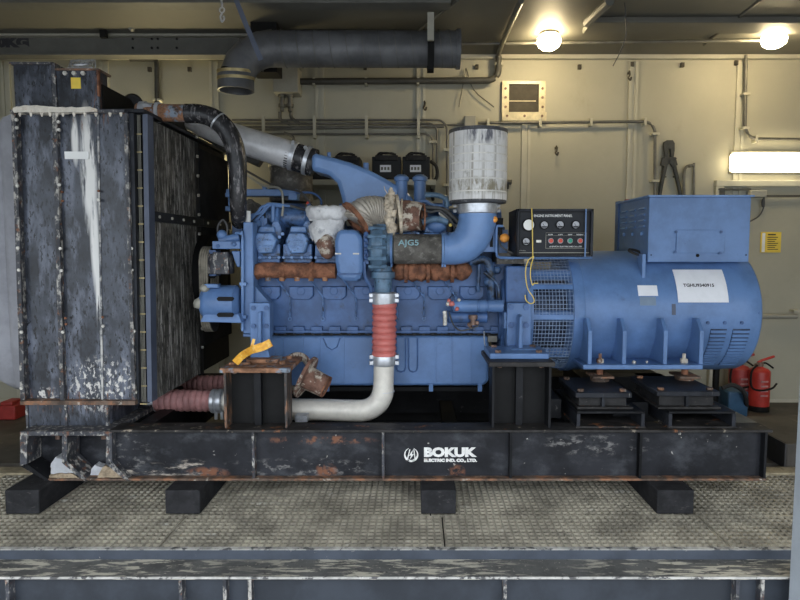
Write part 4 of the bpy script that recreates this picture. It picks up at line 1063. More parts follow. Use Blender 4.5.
for k in range(5):
    a = -1.5 + k * .75
    b.box(ax(531).x, ax(575).x, -.03, .03, -.02, .02) if 0 else None
    y, z = yax - (RA - .04) * math.cos(a), zc_ax + (RA - .04) * math.sin(a)
    b.tube([(ax(531).x, y, z), (ax(575).x, y, z)], .035, 8)
b.each('adapter_bar', 'blue', al)
# mesh guard
b = B(); Rm = RA - .003; x0_, x1_ = ax(532.5).x, ax(574).x
for i in range(13):
    x = x0_ + (x1_ - x0_) * i / 12
    b.tube([(x, yax - Rm * math.cos(a), zc_ax + Rm * math.sin(a)) for a in [-1.15 + 2.3 * k / 24 for k in range(25)]], .0022, 4)
for k in range(34):
    a = -1.15 + 2.2 * k / 33
    b.tube([(x0_, yax - Rm * math.cos(a), zc_ax + Rm * math.sin(a)), (x1_, yax - Rm * math.cos(a), zc_ax + Rm * math.sin(a))], .0022, 4)
b.out('mesh_guard', 'wirem', al, smooth=False)
for a0, a1 in ((-.05, .02), (.42, .5)):
    b = B(); pts = []
    for k in range(5):
        a = a0 + (a1 - a0) * k / 4; pts.append((yax - (Rm + .004) * math.cos(a), zc_ax + (Rm + .004) * math.sin(a)))
    pts += [(y + .012, z) for y, z in pts[::-1]]
    b.prismx(pts, x0_, x1_).out('guard_band', 'blue', al)
# feet with gussets
YFt = .28
zp0 = PZ(369.5, YFt)
B().box(PX(583, YFt, 367), PX(703, YFt, 367), YFt, .60, zp0, zp0 + .03).out('foot_plate', 'blue', al, bev=.004)
for u, w in ((588, 1), (622.5, 1), (663.5, 1), (699.5, 1)):
    x = PX(u + 2, YFt + .02, 345)
    a = .0
    b = B().prismx([(YFt + .02, zp0 + .03), (YFt + .02, PZ(331, .3)), (YFt + .09, PZ(318, .37)), (.50, PZ(318, .5)), (.64, zp0 + .03)], x - .012, x + .014)
    b.out('foot_gusset', 'blue', al, bev=.003)
B().box(PX(584, .12, 367), PX(703, .12, 367), 1.3, 1.5, zp0, zp0 + .03).out('rear_foot_plate', 'blue_dark', al)
b = B()
for u in (600, 684): b.tube([(PX(u, .36, 360), .36, zp0 + .03), (PX(u, .36, 360), .36, zp0 + .09)], .011, 8).bolt((PX(u, .36, 360), .36, zp0 + .03), (0, 0, 1), .024, .026)
b.each('foot_bolt', 'rust_dark', al)
B().ball((PX(634, .34, 362), .34, zp0 + .035), .014, 2).ball((PX(648, .34, 362), .36, zp0 + .035), .009, 2).each('washer', 'bolt', al)
# louvres
def cyl_patch(xa, xb, a0, a1, R, th, n=8, sh=0.0):
    b = B(); vs = []
    for k in range(n + 1):
        a = a0 + (a1 - a0) * k / n; dx = sh * k / n
        for r in (R, R + th):
            for x in (xa + dx, xb + dx): vs.append((x, yax - r * math.cos(a), zc_ax + r * math.sin(a)))
    fs = []
    for k in range(n):
        o = 4 * k; q = o + 4
        fs += [(o + 2, o + 3, q + 3, q + 2), (o, q, q + 1, o + 1), (o, o + 2, q + 2, q), (o + 1, q + 1, q + 3, o + 3)]
    fs += [(0, 1, 3, 2), (4 * n, 4 * n + 2, 4 * n + 3, 4 * n + 1)]
    return b.poly(vs, fs)
for ua, ub in ((709, 725), (731, 748)):
    xa1, xb1 = PX(ua, .45, 335), PX(ub, .45, 335)
    cyl_patch(xa1, xb1, -.98, -.2, RA - .002, .004, 14).out('louvre_backing', 'rotor', al)
    for k in range(12):
        a = -.22 - k * .065
        cyl_patch(xa1, xb1, a - .042, a, RA, .009, 2).out('louvre', 'blue', al, smooth=False)
b = B()
for u, a in ((708, -.1), (725, -.1), (742, -.1)):
    q = Vector((PX(u, .42, 317), yax - RA * math.cos(a), zc_ax + RA * math.sin(a))); b.bolt(q, (0, -1, -.1), .012, .008)
b.bolt((PX(760, .42), yax - RA + .02, zc_ax + .02), (1, -1, 0), .012, .012)
b.each('cover_bolt', 'blue_dark', al)
# stickers on the body
def ang(v):   # angle on the body seen at row v
    lo_, hi_ = -1.4, 1.3
    for _ in range(40):
        m_ = (lo_ + hi_) / 2
        y, z = yax - RA * math.cos(m_), zc_ax + RA * math.sin(m_)
        d = (y + D); h = z - H; f_ = d * cs - h * sn; vv = 300 - F * (d * sn + h * cs) / f_
        if vv > v: lo_ = m_
        else: hi_ = m_
    return lo_
def yo(v): return yax - RA * math.cos(ang(v))
cyl_patch(PX(637.5, yo(290)), PX(657, yo(290)), ang(296), ang(285.5), RA + .001, .002).out('white_sticker', 'paper', al, label='small white blank sticker')
cyl_patch(PX(640, yo(302)), PX(656, yo(302)), ang(305.5), ang(297), RA + .001, .0015).out('grey_sticker', 'stickgrey', al, label='faded grey sticker residue')
cyl_patch(PX(675.5, yo(285)), PX(725.5, yo(285)), ang(302.5), ang(270), RA + .0015, .003, 12).out('paper_sheet', 'paper', al, label='white paper sheet with a container number')
pa_ = ang(287.2); p = Vector((PX(683, yo(286), 286), yax - (RA + .006) * math.cos(pa_), zc_ax + (RA + .006) * math.sin(pa_)))
def wr(x, y, z):
    a = pa_ + y / RA; r = RA + .0048 + z
    return (p.x + x, yax - r * math.cos(a), zc_ax + r * math.sin(a))
text('TGHU9340915', .04, 'lettering', 'ink', al, p, width=S(31, .45), height=S(3.6, .45), wrap=wr, extr=.0004, off=.0012)
cyl_patch(PX(672, yo(308)), PX(676, yo(308)), ang(315), ang(304), RA + .0005, .001).out('paint_scuff', 'grey_blue', al)
# terminal box
YTB = .5
zt0, zt1 = PZ(262, YTB), PZ(197, YTB)
xt0, xt1 = PX(648.5, YTB, 230), PX(750, YTB, 230)
tbx = B().box(xt0, xt1, YTB, 1.14, zt0, zt1).out('terminal_box', 'blue', al, bev=.004)
B().box(xt0 - .012, xt1 + .014, YTB - .015, 1.15, zt1, zt1 + .012).out('box_lid', 'blue_light', tbx)
B().box(PX(674, YTB), PX(722, YTB), YTB - .008, YTB, PZ(253, YTB), PZ(230, YTB)).out('access_cover', 'blue', tbx, bev=.002)
b = B()
for u, v in ((676, 232), (721, 232), (675, 252), (720, 253)): b.bolt(P(u, v, YTB - .008), (0, -1, 0), .010, .006)
b.each('cover_screw', 'blue_dark', tbx)
b = B().bolt(P(697.5, 255.5, YTB), (0, -1, 0), .012, .004).bolt(P(651, 255, YTB), (0, -1, 0), .005, .004).bolt(P(746, 255, YTB), (0, -1, 0), .005, .004)
b.each('screw_hole', 'black', tbx)
B().box(xt0 - .01, xt0 + .02, 1.1, 1.17, zt0, zt1 + .02).out('rear_panel', 'blue_dark', tbx)
for j, y in enumerate((.62, .80, .98)):
    b = B()
    for k in range(4):
        z = zt1 - .06 - k * .04
        b.prism([(xt0, z), (xt0 - .016, z - .012), (xt0, z - .018)], y - .055, y + .055)
    b.out('side_louvre', 'blue_light', tbx)
    B().ball((xt0 - .004, y, zt1 - .235), .016, 2, (.6, 1, 1)).out('side_knob', 'blue_light', tbx)
B().box(PX(626, 1.0), PX(630, 1.0), 1.05, 1.1, zt1 + .0, zt1 + .03).out('red_tag', 'red_dull', tbx)
# lifting lug and cable grommet
B().ring((PX(637, .6, 250), .62, zc_ax + RA - .01), (.25, -.35, 1), .055, .014, .014, 28).out('cable_grommet', 'rubber_dull', al)
B().box(PX(644, .5, 265) - .012, PX(644, .5, 265) + .012, .50, .6, zc_ax + .2, PZ(254, .5)).out('lifting_lug', 'blue', al, bev=.003)

# vibration mounts
def mount(u0, u1, v0, vch0, uc0, uc1, pad0, pad1, vp, lab):
    t = thing('vibration_mount', lab, 'vibration mount', (PX((u0 + u1) / 2, .2), .25, ZT), 'vibration mounts under the generator')
    zc0 = ZT + .001
    h1 = PZ(vch0, -.05)
    x0, x1 = PX(uc0, -.05, 410), PX(uc1, -.05, 410)
    # bottom channel: top plate, foot, side plates, back
    B().box(x0, x1, -.05, .55, h1 - .014, h1).out('channel_top', 'skid_dark', t, bev=.003)
    B().box(x0, x0 + .02, -.05, .55, zc0, h1 - .014).out('channel_side', 'rad_dark', t)
    B().box(x1 - .02, x1, -.05, .55, zc0, h1 - .014).out('channel_side', 'rad_dark', t)
    B().box(x0 + .02, x1 - .02, .35, .37, zc0, h1 - .014).out('channel_back', 'black', t)
    B().box(x0 - .005, x1 + .005, -.055, .55, zc0, zc0 + .01).out('channel_base', 'edge_dark', t)
    xx0, xx1 = PX(u0, .0, 395), PX(u1, .0, 395); h2 = PZ(v0, .0)
    B().box(xx0 + .01, xx1 + .01, .0, .46, h1, h1 + .014).out('lower_plate', 'edge_dark', t, bev=.002)
    B().box(xx0 + .03, xx1 - .02, .04, .42, h1 + .014, h2 - .03).out('rubber_pad', 'rubber_dull', t)
    B().box((xx0 + xx1) / 2 - .008, (xx0 + xx1) / 2 + .008, .01, .04, h1 + .014, h2 - .03).out('pad_rib', 'rad_dark', t)
    B().box(xx0, xx1, .0, .46, h2 - .03, h2).out('upper_plate', 'rad_dark', t, bev=.004)
    b = B()
    for x in (xx0 + .04, xx1 - .04):
        for y in (.05, .40): b.bolt((x, y, h2), (0, 0, 1), .02, .014)
    b.each('plate_bolt', 'edge', t)
    px0, px1 = PX(pad0, .3, 378), PX(pad1, .3, 378); hz = zp0
    cxm = (px0 + px1) / 2
    hs = PZ(378, .3)
    B().box(px0, px1, .27, .45, hs, hs + .014).out('shim_plate', 'edge', t, bev=.003)
    B().cyl((cxm, .36, h2), (cxm, .36, hs - .001), .06, seg=20).out('mount_boss', 'edge', t)
    B().cyl((cxm, .36, hs + .014), (cxm, .36, hz), .022, seg=12).out('mount_stud', 'rust', t)
mount(576, 632, 393, 411.5, 577, 645, 592, 613, 0, 'black vibration mount on a channel under the left end of the generator foot')
mount(657, 720, 391.5, 411.5, 669, 736, 678, 699, 0, 'black vibration mount on a channel under the right end of the generator foot')

# ================================================================== INSTRUMENT PANEL
YI = .3
ip = thing('instrument_panel', 'black engine instrument panel box with gauges and coloured buttons above the mesh guard', 'instrument panel', P(553, 258, YI))
x0, x1 = PX(516, YI, 233), PX(591, YI, 233); z0, z1 = PZ(256.5, YI), PZ(209, YI)
B().box(x0, x1, YI, YI + .32, z0, z1).out('case', 'panelblack', ip, bev=.004)
fa = B().box(PX(519, YI), PX(586, YI), YI - .004, YI, PZ(253.5, YI), PZ(213, YI)).out('face_plate', 'panelface', ip)
b = B()
for (ua, va, ub, vb) in ((516, 209, 591, 211.3), (516, 255, 591, 256.5), (516, 209, 518, 256.5), (588.5, 209, 591, 256.5)):
    b.box(PX(ua, YI), PX(ub, YI), YI - .02, YI, PZ(vb, YI), PZ(va, YI))
b.out('bezel', 'rad_dark', ip, bev=.002)
b = B()
for (ua, va, ub, vb) in ((518, 252.4, 588, 253),): b.box(PX(ua, YI), PX(ub, YI), YI - .006, YI, PZ(vb, YI), PZ(va, YI))
b.out('white_line', 'boxgrey', ip)
def dial(u, v, r, m, name, nm=True):
    c = P(u, v, YI - .004)
    g = B().lathe(c, c + Vector((0, -1, 0)), [(0, S(r, YI)), (.012, S(r, YI)), (.014, S(r * .82, YI)), (.008, S(r * .8, YI))], 28).out(name, 'black', ip)
    B().lathe(c, c + Vector((0, -1, 0)), [(0, S(r * .82, YI)), (.0095, S(r * .82, YI))], 28).out('dial_face', m, g)
    if m == 'gauge':
        B().poly([c + Vector((x * S(r * .8, YI), -.0105, z * S(r * .8, YI))) for x, z in ((-.9, -.35), (.9, -.35), (.5, -.8), (-.5, -.8))], [(0, 1, 2, 3)]).poly([c + Vector((x * S(r * .8, YI), -.011, z * S(r * .8, YI))) for x, z in ((-.08, -.3), (.08, -.3), (-.4, .5), (-.5, .42))], [(0, 1, 2, 3)]).out('needle', 'ink', g, smooth=False)
dial(528.5, 225, 6.6, 'gauge_w', 'tachometer')
dial(544, 225, 4.3, 'gauge', 'gauge'); dial(559.8, 224.8, 4.3, 'gauge', 'gauge'); dial(575.5, 224.8, 4.3, 'gauge', 'gauge')
dial(526, 241.5, 4.2, 'gauge', 'gauge')
for u, m, nm in ((550.8, 'redb', 'red_button'), (560.3, 'redb', 'red_button'), (570, 'greenb', 'green_button'), (580, 'redb', 'red_button')):
    c = P(u, 240.8, YI - .004)
    g = B().lathe(c, c + Vector((0, -1, 0)), [(0, S(2.7, YI)), (.006, S(2.7, YI)), (.007, S(2, YI))], 20).out('button_ring', 'chunk', ip)
    B().lathe(c, c + Vector((0, -1, 0)), [(0, S(2.0, YI)), (.012, S(2.0, YI)), (.014, S(1.4, YI))], 20).out(nm, m, g)
B().box(PX(535, YI), PX(540, YI), YI - .012, YI - .004, PZ(242.5, YI), PZ(240, YI)).out('key_switch', 'bolt', ip)
b = B()
def fr(b, ua, va, ub, vb, t=.35):
    for (a1, b1, c1, d1) in ((ua, va, ub, va + t), (ua, vb - t, ub, vb), (ua, va, ua + t, vb), (ub - t, va, ub, vb)):
        b.box(PX(a1, YI), PX(c1, YI), YI - .006, YI - .004, PZ(d1, YI), PZ(b1, YI))
fr(b, 544.5, 232.5, 585, 248.5); fr(b, 544.5, 232.5, 585, 235.7, .2); b.out('white_line', 'boxgrey', ip)
a = P(534, 217, YI - .0055); text('ENGINE INSTRUMENT PANEL', .03, 'lettering', 'white', ip, a, width=S(38, YI), height=S(2.5, YI), off=.0004)
a = P(549.5, 247.4, YI - .0055); text('# SEWON ELECTRIC IND.CO.,LTD', .03, 'lettering', 'white', ip, a, width=S(32, YI), height=S(1.5, YI), off=.0003)
for u, tx in ((548.3, 'RUN'), (558.2, 'ON'), (568, 'OFF'), (576.5, 'EMERGENCY')):
    a = P(u, 235.2, YI - .0055); text(tx, .02, 'lettering', 'white', ip, a, width=S(4.2 if len(tx) < 5 else 7, YI), height=S(1.2, YI), off=.0002)
a = P(519.5, 251.2, YI - .0055); text('PANEL', .02, 'lettering', 'boxgrey', ip, a, width=S(6.5, YI), height=S(1.1, YI))
# bracket
br = B().tube([P(503, 226, .42), P(497.5, 226, .42), P(496.5, 229, .42), P(496.5, 252, .42), P(498.5, 257, .40), P(505, 257.8, .36), P(514, 257.8, .33)], .009, 10, sm=4)
br.tube([P(514, 257.8, YI + .02), P(592, 257.8, YI + .02)], .007, 10).box(x0, x1, YI + .02, YI + .3, z0 - .012, z0 - .001)
br.box(PX(497, .6), PX(506, .6), .55, .6, PZ(262, .6), PZ(230, .6))
br.out('panel_bracket', 'blue', None, 'blue tube bracket carrying the instrument panel beside the intake elbow', 'bracket')
b = B().pb(585, 209, 586.3, 257, YI - .028, .006); b.out('blue_strap', 'blue', ip, label='blue vertical strap across the panel face')
# gadget between elbow and panel
t = thing('black_switch_box', 'narrow black box with amber caps wedged between intake elbow and instrument panel', 'switch box', P(500, 240, .45))
B().pp([(496, 218), (503.5, 218), (502, 238), (498, 238)], .45, .06).out('housing', 'black', t, bev=.003)
B().ball(P(494.5, 219.5, .36), .02, 2, (1, 1, 1.1)).out('amber_cap', 'amber', t)
B().ball(P(504.5, 238, .45), .03, 2, (1.1, 1, 1)).out('amber_cap', 'amber', t)
B().tube([P(498, 235, .44), P(501, 246, .44), P(512, 253, .42), P(519, 257, .4)], .006, 8, sm=4).out('cable', 'cable', t)
# yellow cord
b = B().tube([P(531.7, 208.4, YI + .1), P(531.7, 208.4, YI - .024), P(532.3, 225, YI - .03), P(532.8, 256, YI - .03)], .0035, 6)
b.tube([P(533, 256.5, YI - .03), P(528, 261, YI - .03), P(525.5, 272, YI - .03), P(527.5, 288, YI - .03), P(533, 297, YI - .03), P(534, 302, YI - .03), P(530, 303.5, YI - .03), P(526, 300, YI - .03), P(525, 295, YI - .03)], .0035, 6, sm=5)
b.tube([P(533.5, 257, YI - .03), P(531, 266, YI - .03), P(530.5, 277, YI - .03), P(532.5, 285, YI - .03), P(534, 283.5, YI - .03), P(538, 283.3, YI - .03)], .0035, 6, sm=5).ball(P(533, 257, YI - .03), .008, 2)
b.out('yellow_cord', 'yellow', None, 'thin yellow cord tied around the instrument panel and dangling below', 'cord')

# orange strap on left pedestal
b = B()
zs = p1[2] + .03
def ribbon(b, pts, w, th=.004):
    n = len(pts); vs = []
    for i, p in enumerate(pts):
        d = (pts[min(n - 1, i + 1)] - pts[max(0, i - 1)]).normalized()
        s_ = Vector((-d.z, 0, d.x)).normalized() * w / 2
        for a in (s_, -s_):
            for y in (0, th): vs.append(p + a + Vector((0, y, 0)))
    fs = []
    for i in range(n - 1):
        o = 4 * i; q = o + 4
        fs += [(o, o + 2, q + 2, q), (o + 1, q + 1, q + 3, o + 3), (o, q, q + 1, o + 1), (o + 2, o + 3, q + 3, q + 2)]
    fs += [(0, 1, 3, 2), (4 * n - 4, 4 * n - 2, 4 * n - 1, 4 * n - 3)]
    b.poly(vs, fs)
ribbon(b, cr([P(235, 363, .01), P(243, 355, .06), P(252, 350, .13), P(262, 346, .17)], 5), .045)
ribbon(b, cr([P(251, 350, .14), P(262, 347, .15), P(271, 342.5, .17)], 5), .05)
ribbon(b, cr([P(251, 349, .15), P(254, 339, .16)], 5), .018)
b.out('orange_strap', 'orange', None, 'crumpled bright orange plastic strap lying on the left pedestal', 'strap', ang=70)

# loose flange and pipe stub by the pedestal
B().ring(P(297, 373, .36), (1, -.75, .1), S(21, .36), .045, .02, 40).ball(P(301, 360, .36), .02, 2, (1.8, 1, .6), .3).ball(P(290, 378, .32), .012, 1).out('pipe_flange', 'rust_dark', None, 'round rusty flange ring standing behind the left pedestal', 'flange')
fl = thing('flanged_pipe_stub', 'rusty flanged pipe stub with pale scale leaning on the silver pipe', 'pipe stub', P(312, 398, .3))
ax0, ax1 = P(306, 377, .26), P(326, 387, .24)
dd = (ax1 - ax0).normalized()
B().tube([ax0, ax1], [S(12, .3), S(11, .3)], 28, hollow=True).out('stub_pipe', 'rust_dark', fl)
B().ring(ax0, dd, S(22, .3), .07, .02, 40).out('stub_flange', 'rust_dark', fl)
B().ring(ax1, dd, S(11.3, .3), .008, .01, 28).out('stub_lip', 'rust', fl)
B().box(PX(296, .25, 420), PX(308, .25, 420), .22, .3, ZT, PZ(421, .25)).out('pipe_cradle', 'clamp', None, 'small grey bracket under the silver pipe beside the left pedestal', 'bracket')

# ================================================================== BACK OF ROOM
def wallpipe(name, pts, r, m, lab, cat='conduit', group=None, Y=YW - .06, clips=(), sm=0):
    b = B().tube([P(u, v, Y) for u, v in pts], r, 10, sm=sm)
    t = thing(name, lab, cat, P(pts[0][0], pts[0][1], Y), group)
    b.out('pipe', m, t)
    for (u, v, vert) in clips:
        c = P(u, v, Y)
        B().box(c.x - (.035 if vert else .012), c.x + (.035 if vert else .012), Y - .02, YW - .001, c.z - (.012 if vert else .035), c.z + (.012 if vert else .035)).out('clip', 'walltrim', t, bev=.003)
    return t
def bend(pts, r=4):
    """round the corners of a pixel polyline"""
    out = [pts[0]]
    for a, b, c in zip(pts, pts[1:], pts[2:]):
        def mv(p, q):
            d = math.hypot(q[0] - p[0], q[1] - p[1]); return (p[0] + (q[0] - p[0]) * r / d, p[1] + (q[1] - p[1]) * r / d)
        m1, m2 = mv(b, a), mv(b, c)
        for k in range(6):
            t = k / 5; out.append(((1 - t) ** 2 * m1[0] + 2 * t * (1 - t) * b[0] + t * t * m2[0], (1 - t) ** 2 * m1[1] + 2 * t * (1 - t) * b[1] + t * t * m2[1]))
    out.append(pts[-1]); return out
ord_ = ['uppermost', 'second', 'middle', 'fourth', 'lowest']
for k in range(5):
    v = 120 + k * 3.5
    pts = {0: [(232, v), (441, v), (447, v + 6), (447, 203)], 1: [(232, v), (432, v), (437, v + 5), (437, 165)], 2: [(232, v), (444, v)], 3: [(232, v), (470, v - 6)], 4: [(232, v), (428, v), (433, v + 5), (433, 190)]}[k]
    wallpipe('wall_conduit', bend(pts, 4), .0105, 'pipe_grey', '%s of the five parallel grey conduits on the wall behind the engine' % ord_[k], group='five parallel wall conduits', clips=([(447, 150, 1), (447, 185, 1)] if k == 0 else [(433, 142, 1)] if k == 4 else []))
for u, d_ in ((263.5, 'behind the black hose'), (314.5, 'above the blue duct'), (366.5, 'left of the battery boxes'), (418.5, 'nearest the air filter')):
    c = P(u, 126, YW - .085)
    b = B().box(c.x - .014, c.x + .014, YW - .1, YW - .078, PZ(136, YW - .08), PZ(116, YW - .08)).box(c.x - .014, c.x + .014, YW - .1, YW - .001, PZ(138, YW - .08), PZ(135.5, YW - .08))
    b.out('conduit_bracket', 'walltrim', None, 'pale bracket bar holding the five conduits, %s' % d_, 'bracket', 'brackets of the conduit bundle')
wallpipe('wall_conduit', bend([(478, 123), (648, 121.5), (655, 128), (655, 230)], 5), .014, 'pipe_grey', 'thin grey conduit running right from the small box, then down beside the bolt cutter', clips=[(488, 123, 0), (540, 122.6, 0), (591, 122.2, 0), (645, 121.6, 0), (655.5, 134, 1), (655, 181, 1)])
B().pb(464.5, 115.5, 476, 126, YW - .1, .1).out('junction_box', 'boxgrey', None, 'small pale square junction box above the white air filter', 'junction box', bev=.006)
wallpipe('wall_pipe', bend([(298, 81.5), (492, 80.5), (498.5, 74), (498.5, 56)], 5), .03, 'pipe_dark', 'thick dark pipe running under the black duct then turning up to the ceiling', cat='pipe', clips=[(314, 81.5, 0), (366, 81, 0), (418, 81, 0), (499, 64, 1)], Y=YW - .08)
wallpipe('wall_conduit', bend([(746, 55), (745, 130), (752, 139), (805, 139.5)], 6), .015, 'pipe_grey', 'conduit dropping from the ceiling beside the right lamp and turning right above the tube light', clips=[(746, 94, 1), (745, 128, 1), (756, 139, 0)])
wallpipe('wall_pipe', [(756, 316.5), (797, 316.5)], .022, 'boxgrey', 'pale horizontal handrail pipe on the wall at the right behind the generator', cat='pipe', clips=[(796, 311, 1)])
wallpipe('wall_conduit', bend([(130, 59), (156, 59.5), (157, 66), (157, 104)], 3), .022, 'pipe_dark', 'dark conduit on the left wall dropping behind the radiator top', clips=[(157, 100, 1)])
wallpipe('wall_conduit', bend([(280, 112), (280, 120), (290, 124)], 3), .016, 'pipe_grey', 'short curved cable conduit, left one below the large grey box', sm=0)
wallpipe('wall_conduit', bend([(291, 110), (291, 118), (300, 124)], 3), .016, 'pipe_grey', 'short curved cable conduit, right one below the large grey box')
wallpipe('wall_conduit', bend([(284, 133), (293, 136), (296, 152)], 4), .016, 'pipe_grey', 'short curved conduit dropping behind the silver pipe clamp')
bx = thing('distribution_box', 'grey beige distribution box on the wall below the black duct elbow', 'junction box', P(285, 94, YW - .2))
B().pb(272.5, 66, 298, 92, YW - .2, .2).out('enclosure', 'boxgrey', bx, bev=.006)
for u in (282, 290):
    B().lathe(P(u, 94, YW - .1), P(u, 110, YW - .1), [(0, .035), (.03, .035), (.032, .022), (.09, .022), (.092, .034), (.12, .034), (.122, .02), (.16, .02)]).out('cable_gland', 'pipe_grey', bx)
# ceiling conduits
zc1 = ZCE - .03
def cpt(u, v, z): 
    Y = min(YZ(v, z), YW - .05); return P(u, v, Y)
B().tube([cpt(462, 44, zc1), cpt(770, 40.5, zc1)], .014, 10).out('ceiling_conduit', 'pipe_grey', None, 'long thin conduit along the ceiling joining the two round lamps', 'conduit')
B().tube([P(498.5, 54, YW - .09), cpt(502, 44, zc1), cpt(512, 20, zc1), cpt(521, 1, zc1)], .022, 10).out('ceiling_pipe', 'pipe_grey', None, 'grey pipe on the ceiling running toward the viewer, left of the middle lamp', 'pipe')
B().tube([cpt(587, 23, ZCE - .05), cpt(610, 1, ZCE - .05)], .035, 8).out('ceiling_pipe', 'beam', None, 'grey channel on the ceiling running toward the viewer, right of the middle lamp', 'pipe')
# lamps
def lamp(u, v, lab, Y=2.3):
    Y = YZ(v, ZCE - .085)
    c = P(u, v, Y)
    t = thing('ceiling_lamp', lab, 'lamp', (c.x, c.y, ZCE), 'lit round ceiling lamps')
    B().lathe((c.x, c.y, ZCE - .001), (c.x, c.y, 0), [(0, .08), (.015, .08), (.02, .075)], 28).out('lamp_base', 'pipe_grey', t)
    gl = B(); zt_ = ZCE - .05
    gl.lathe((c.x, c.y, zt_ + .03), (c.x, c.y, 0), [(0, .07), (.02, .092), (.055, .1), (.09, .088), (.115, .055), (.125, .0)], 28)
    gl.out('lamp_glass', 'lamp', t)
    return Vector((c.x, c.y, ZCE - .26))
l1 = lamp(549, 43, 'bright round lamp on the ceiling above the vent, left one of the two')
l2 = lamp(774, 41, 'bright round lamp on the ceiling at the upper right')
tl = thing('tube_light', 'lit rectangular tube light on the right wall above the door', 'lamp', P(770, 173, YW - .12))
B().pb(731, 151, 812, 173, YW - .05, .05).out('light_housing', 'walltrim', tl, bev=.01)
B().pb(733, 152.5, 810, 171.5, YW - .14, .09).out('light_diffuser', 'lamp2', tl, bev=.03)
hl = thing('tube_light', 'lit tube light on the wall behind the radiator, only its glow shows above it', 'lamp', P(180, 180, YW - .12))
B().pb(130, 160, 212, 180, YW - .05, .05).out('light_housing', 'walltrim', hl, bev=.01)
B().pb(132, 161.5, 210, 178.5, YW - .14, .09).out('light_diffuser', 'lamp3', hl, bev=.03)
# vent
vt = thing('wall_vent', 'square dark vent opening with tan bolted metal frame high on the wall', 'vent', P(523.5, 121, YW - .05))
B().pb(509, 83, 540.5, 112, YW - .012, .012).out('vent_mesh', 'vent', vt)
B().pb(509, 100.5, 536, 101.3, YW - .02, .008).out('vent_slat', 'frame_tan', vt)
B().pb(502, 83, 509, 112, YW - .04, .04).out('frame_side', 'frame_tan', vt)
B().pb(539, 83, 545.5, 112, YW - .04, .04).out('frame_side', 'frame_tan', vt)
B().pb(502, 81, 545.5, 84, YW - .03, .03).out('frame_top', 'frame_tan', vt)
B().pb(502, 112, 546.5, 120.5, YW - .05, .05).out('frame_bottom', 'frame_tan', vt)
b = B()
for u, v in ((505.5, 88.5), (505.5, 97.5), (505.5, 107), (542.5, 88.5), (542.5, 97.5), (542.5, 107)): b.bolt(P(u, v, YW - .04), (0, -1, 0), .013, .008)
for u, v in ((507, 116), (524.5, 116), (542, 116)): b.bolt(P(u, v, YW - .05), (0, -1, 0), .013, .008)
b.each('frame_bolt', 'copper', vt)
# small wall bits
for u, v, lab in ((365, 67, 'below the black duct'), (477, 66.5, 'left of the vent'), (580, 66.5, 'right of the vent'), (632.5, 64, 'above the bolt cutter'), (683, 64.5, 'in the middle of the wall panel above the tool'), (737, 62.5, 'next to the right conduit'), (149, 69, 'left, near the dark conduit'), (189, 69, 'left of the duct elbow')):
    B().pb(u - 1.6, v - 2.2, u + 1.6, v + 2.2, YW - .03, .03).out('wall_clip', 'vent', None, 'small brown wall clip, %s' % lab, 'clip', 'small brown clips along the wall top')
for u, v, lab in ((424.5, 106, 'hook on the wall right of the conduit bracket'), (556.5, 151, 'hook with a fitting on the wall right of the air filter'), (629.5, 76, 'hook on the batten right of the middle lamp')):
    b = B().tube([P(u, v - 5, YW - .02), P(u + .3, v - 1, YW - .04), P(u - 1, v + 2, YW - .06), P(u + 1, v + 4, YW - .06), P(u + 2, v + 1, YW - .06)], .008, 8, sm=4); b.pb(u - 1.5, v - 4, u + 1.5, v - 2, YW - .02, .02)
    b.out('wall_hook', 'vent', None, 'small dark ' + lab, 'hook', 'small wall hooks')
b = B().tube([P(506, 182, YW - .05), P(511, 182.5, YW - .05)], .025, 12).tube([P(508, 183, YW - .05), P(508, 189, YW - .05)], .01, 8).box(PX(506, YW), PX(510, YW), YW - .03, YW, PZ(184, YW), PZ(180, YW))
b.out('wall_valve', 'pipe_dark', None, 'small dark valve on the wall at the right side of the air filter', 'valve')
# batteries on shelf
sh = thing('battery_shelf', 'pale wall shelf carrying the black battery boxes behind the engine', 'shelf', P(370, 187, YW - .3))
B().pb(303, 179.5, 436, 185, YW - .42, .42).out('shelf_board', 'walltrim', sh, bev=.004)
for u in (318, 432): B().prismx([(YW - .38, PZ(185, YW - .42)), (YW, PZ(185, YW - .42)), (YW, PZ(200, YW))], PX(u, YW) - .02, PX(u, YW) + .02).out('shelf_bracket', 'boxgrey', sh)
def battery(u0, u1, v0, v1, Y, label, lu):
    t = thing('battery_box', label, 'battery', P((u0 + u1) / 2, v1, Y), 'black battery boxes on the wall shelf')
    B().pb(u0, v0, u1, v1, Y, .25).out('case', 'battery', t, bev=.006)
    x0, x1 = PX(u0, Y), PX(u1, Y)
    B().pb(u0 + 3, v0 - 1.5, u1 - 3, v0 + 4, Y - .015, .05).out('front_handle', 'rubber_dull', t, bev=.006)
    if lu:
        B().pb(lu[0], 165, lu[1], 172, Y - .003, .003).out('label_sticker', 'paper', t)
        b = B()
        for k in range(3): b.pb(lu[0] + 1 + k * 3.2, 167, lu[0] + 3 + k * 3.2, 170, Y - .0045, .001)
        b.out('label_print', 'pipe_grey', t)
    b = B().tube([P(u0 + 4, v0, Y + .1), P(u0 + 8, v0 - 3.5, Y + .1), P((u0 + u1) / 2, v0 - 3, Y + .1), P(u1 - 8, v0 - 3, Y + .1), P(u1 - 4, v0 + 1, Y + .1)], .010, 8, sm=4)
    b.tube([P(u0 + 6, v0 + 1, Y + .06), P(u0 + 12, v0 - 3.5, Y + .06), P(u1 - 5, v0 - 2, Y + .06)], .010, 8, sm=4)
    b.out('battery_cable', 'rubber_dull', t)
battery(372, 401, 156.5, 179, YW - .38, 'black battery box with scribbled white label, left of the air filter pair', (380, 391))
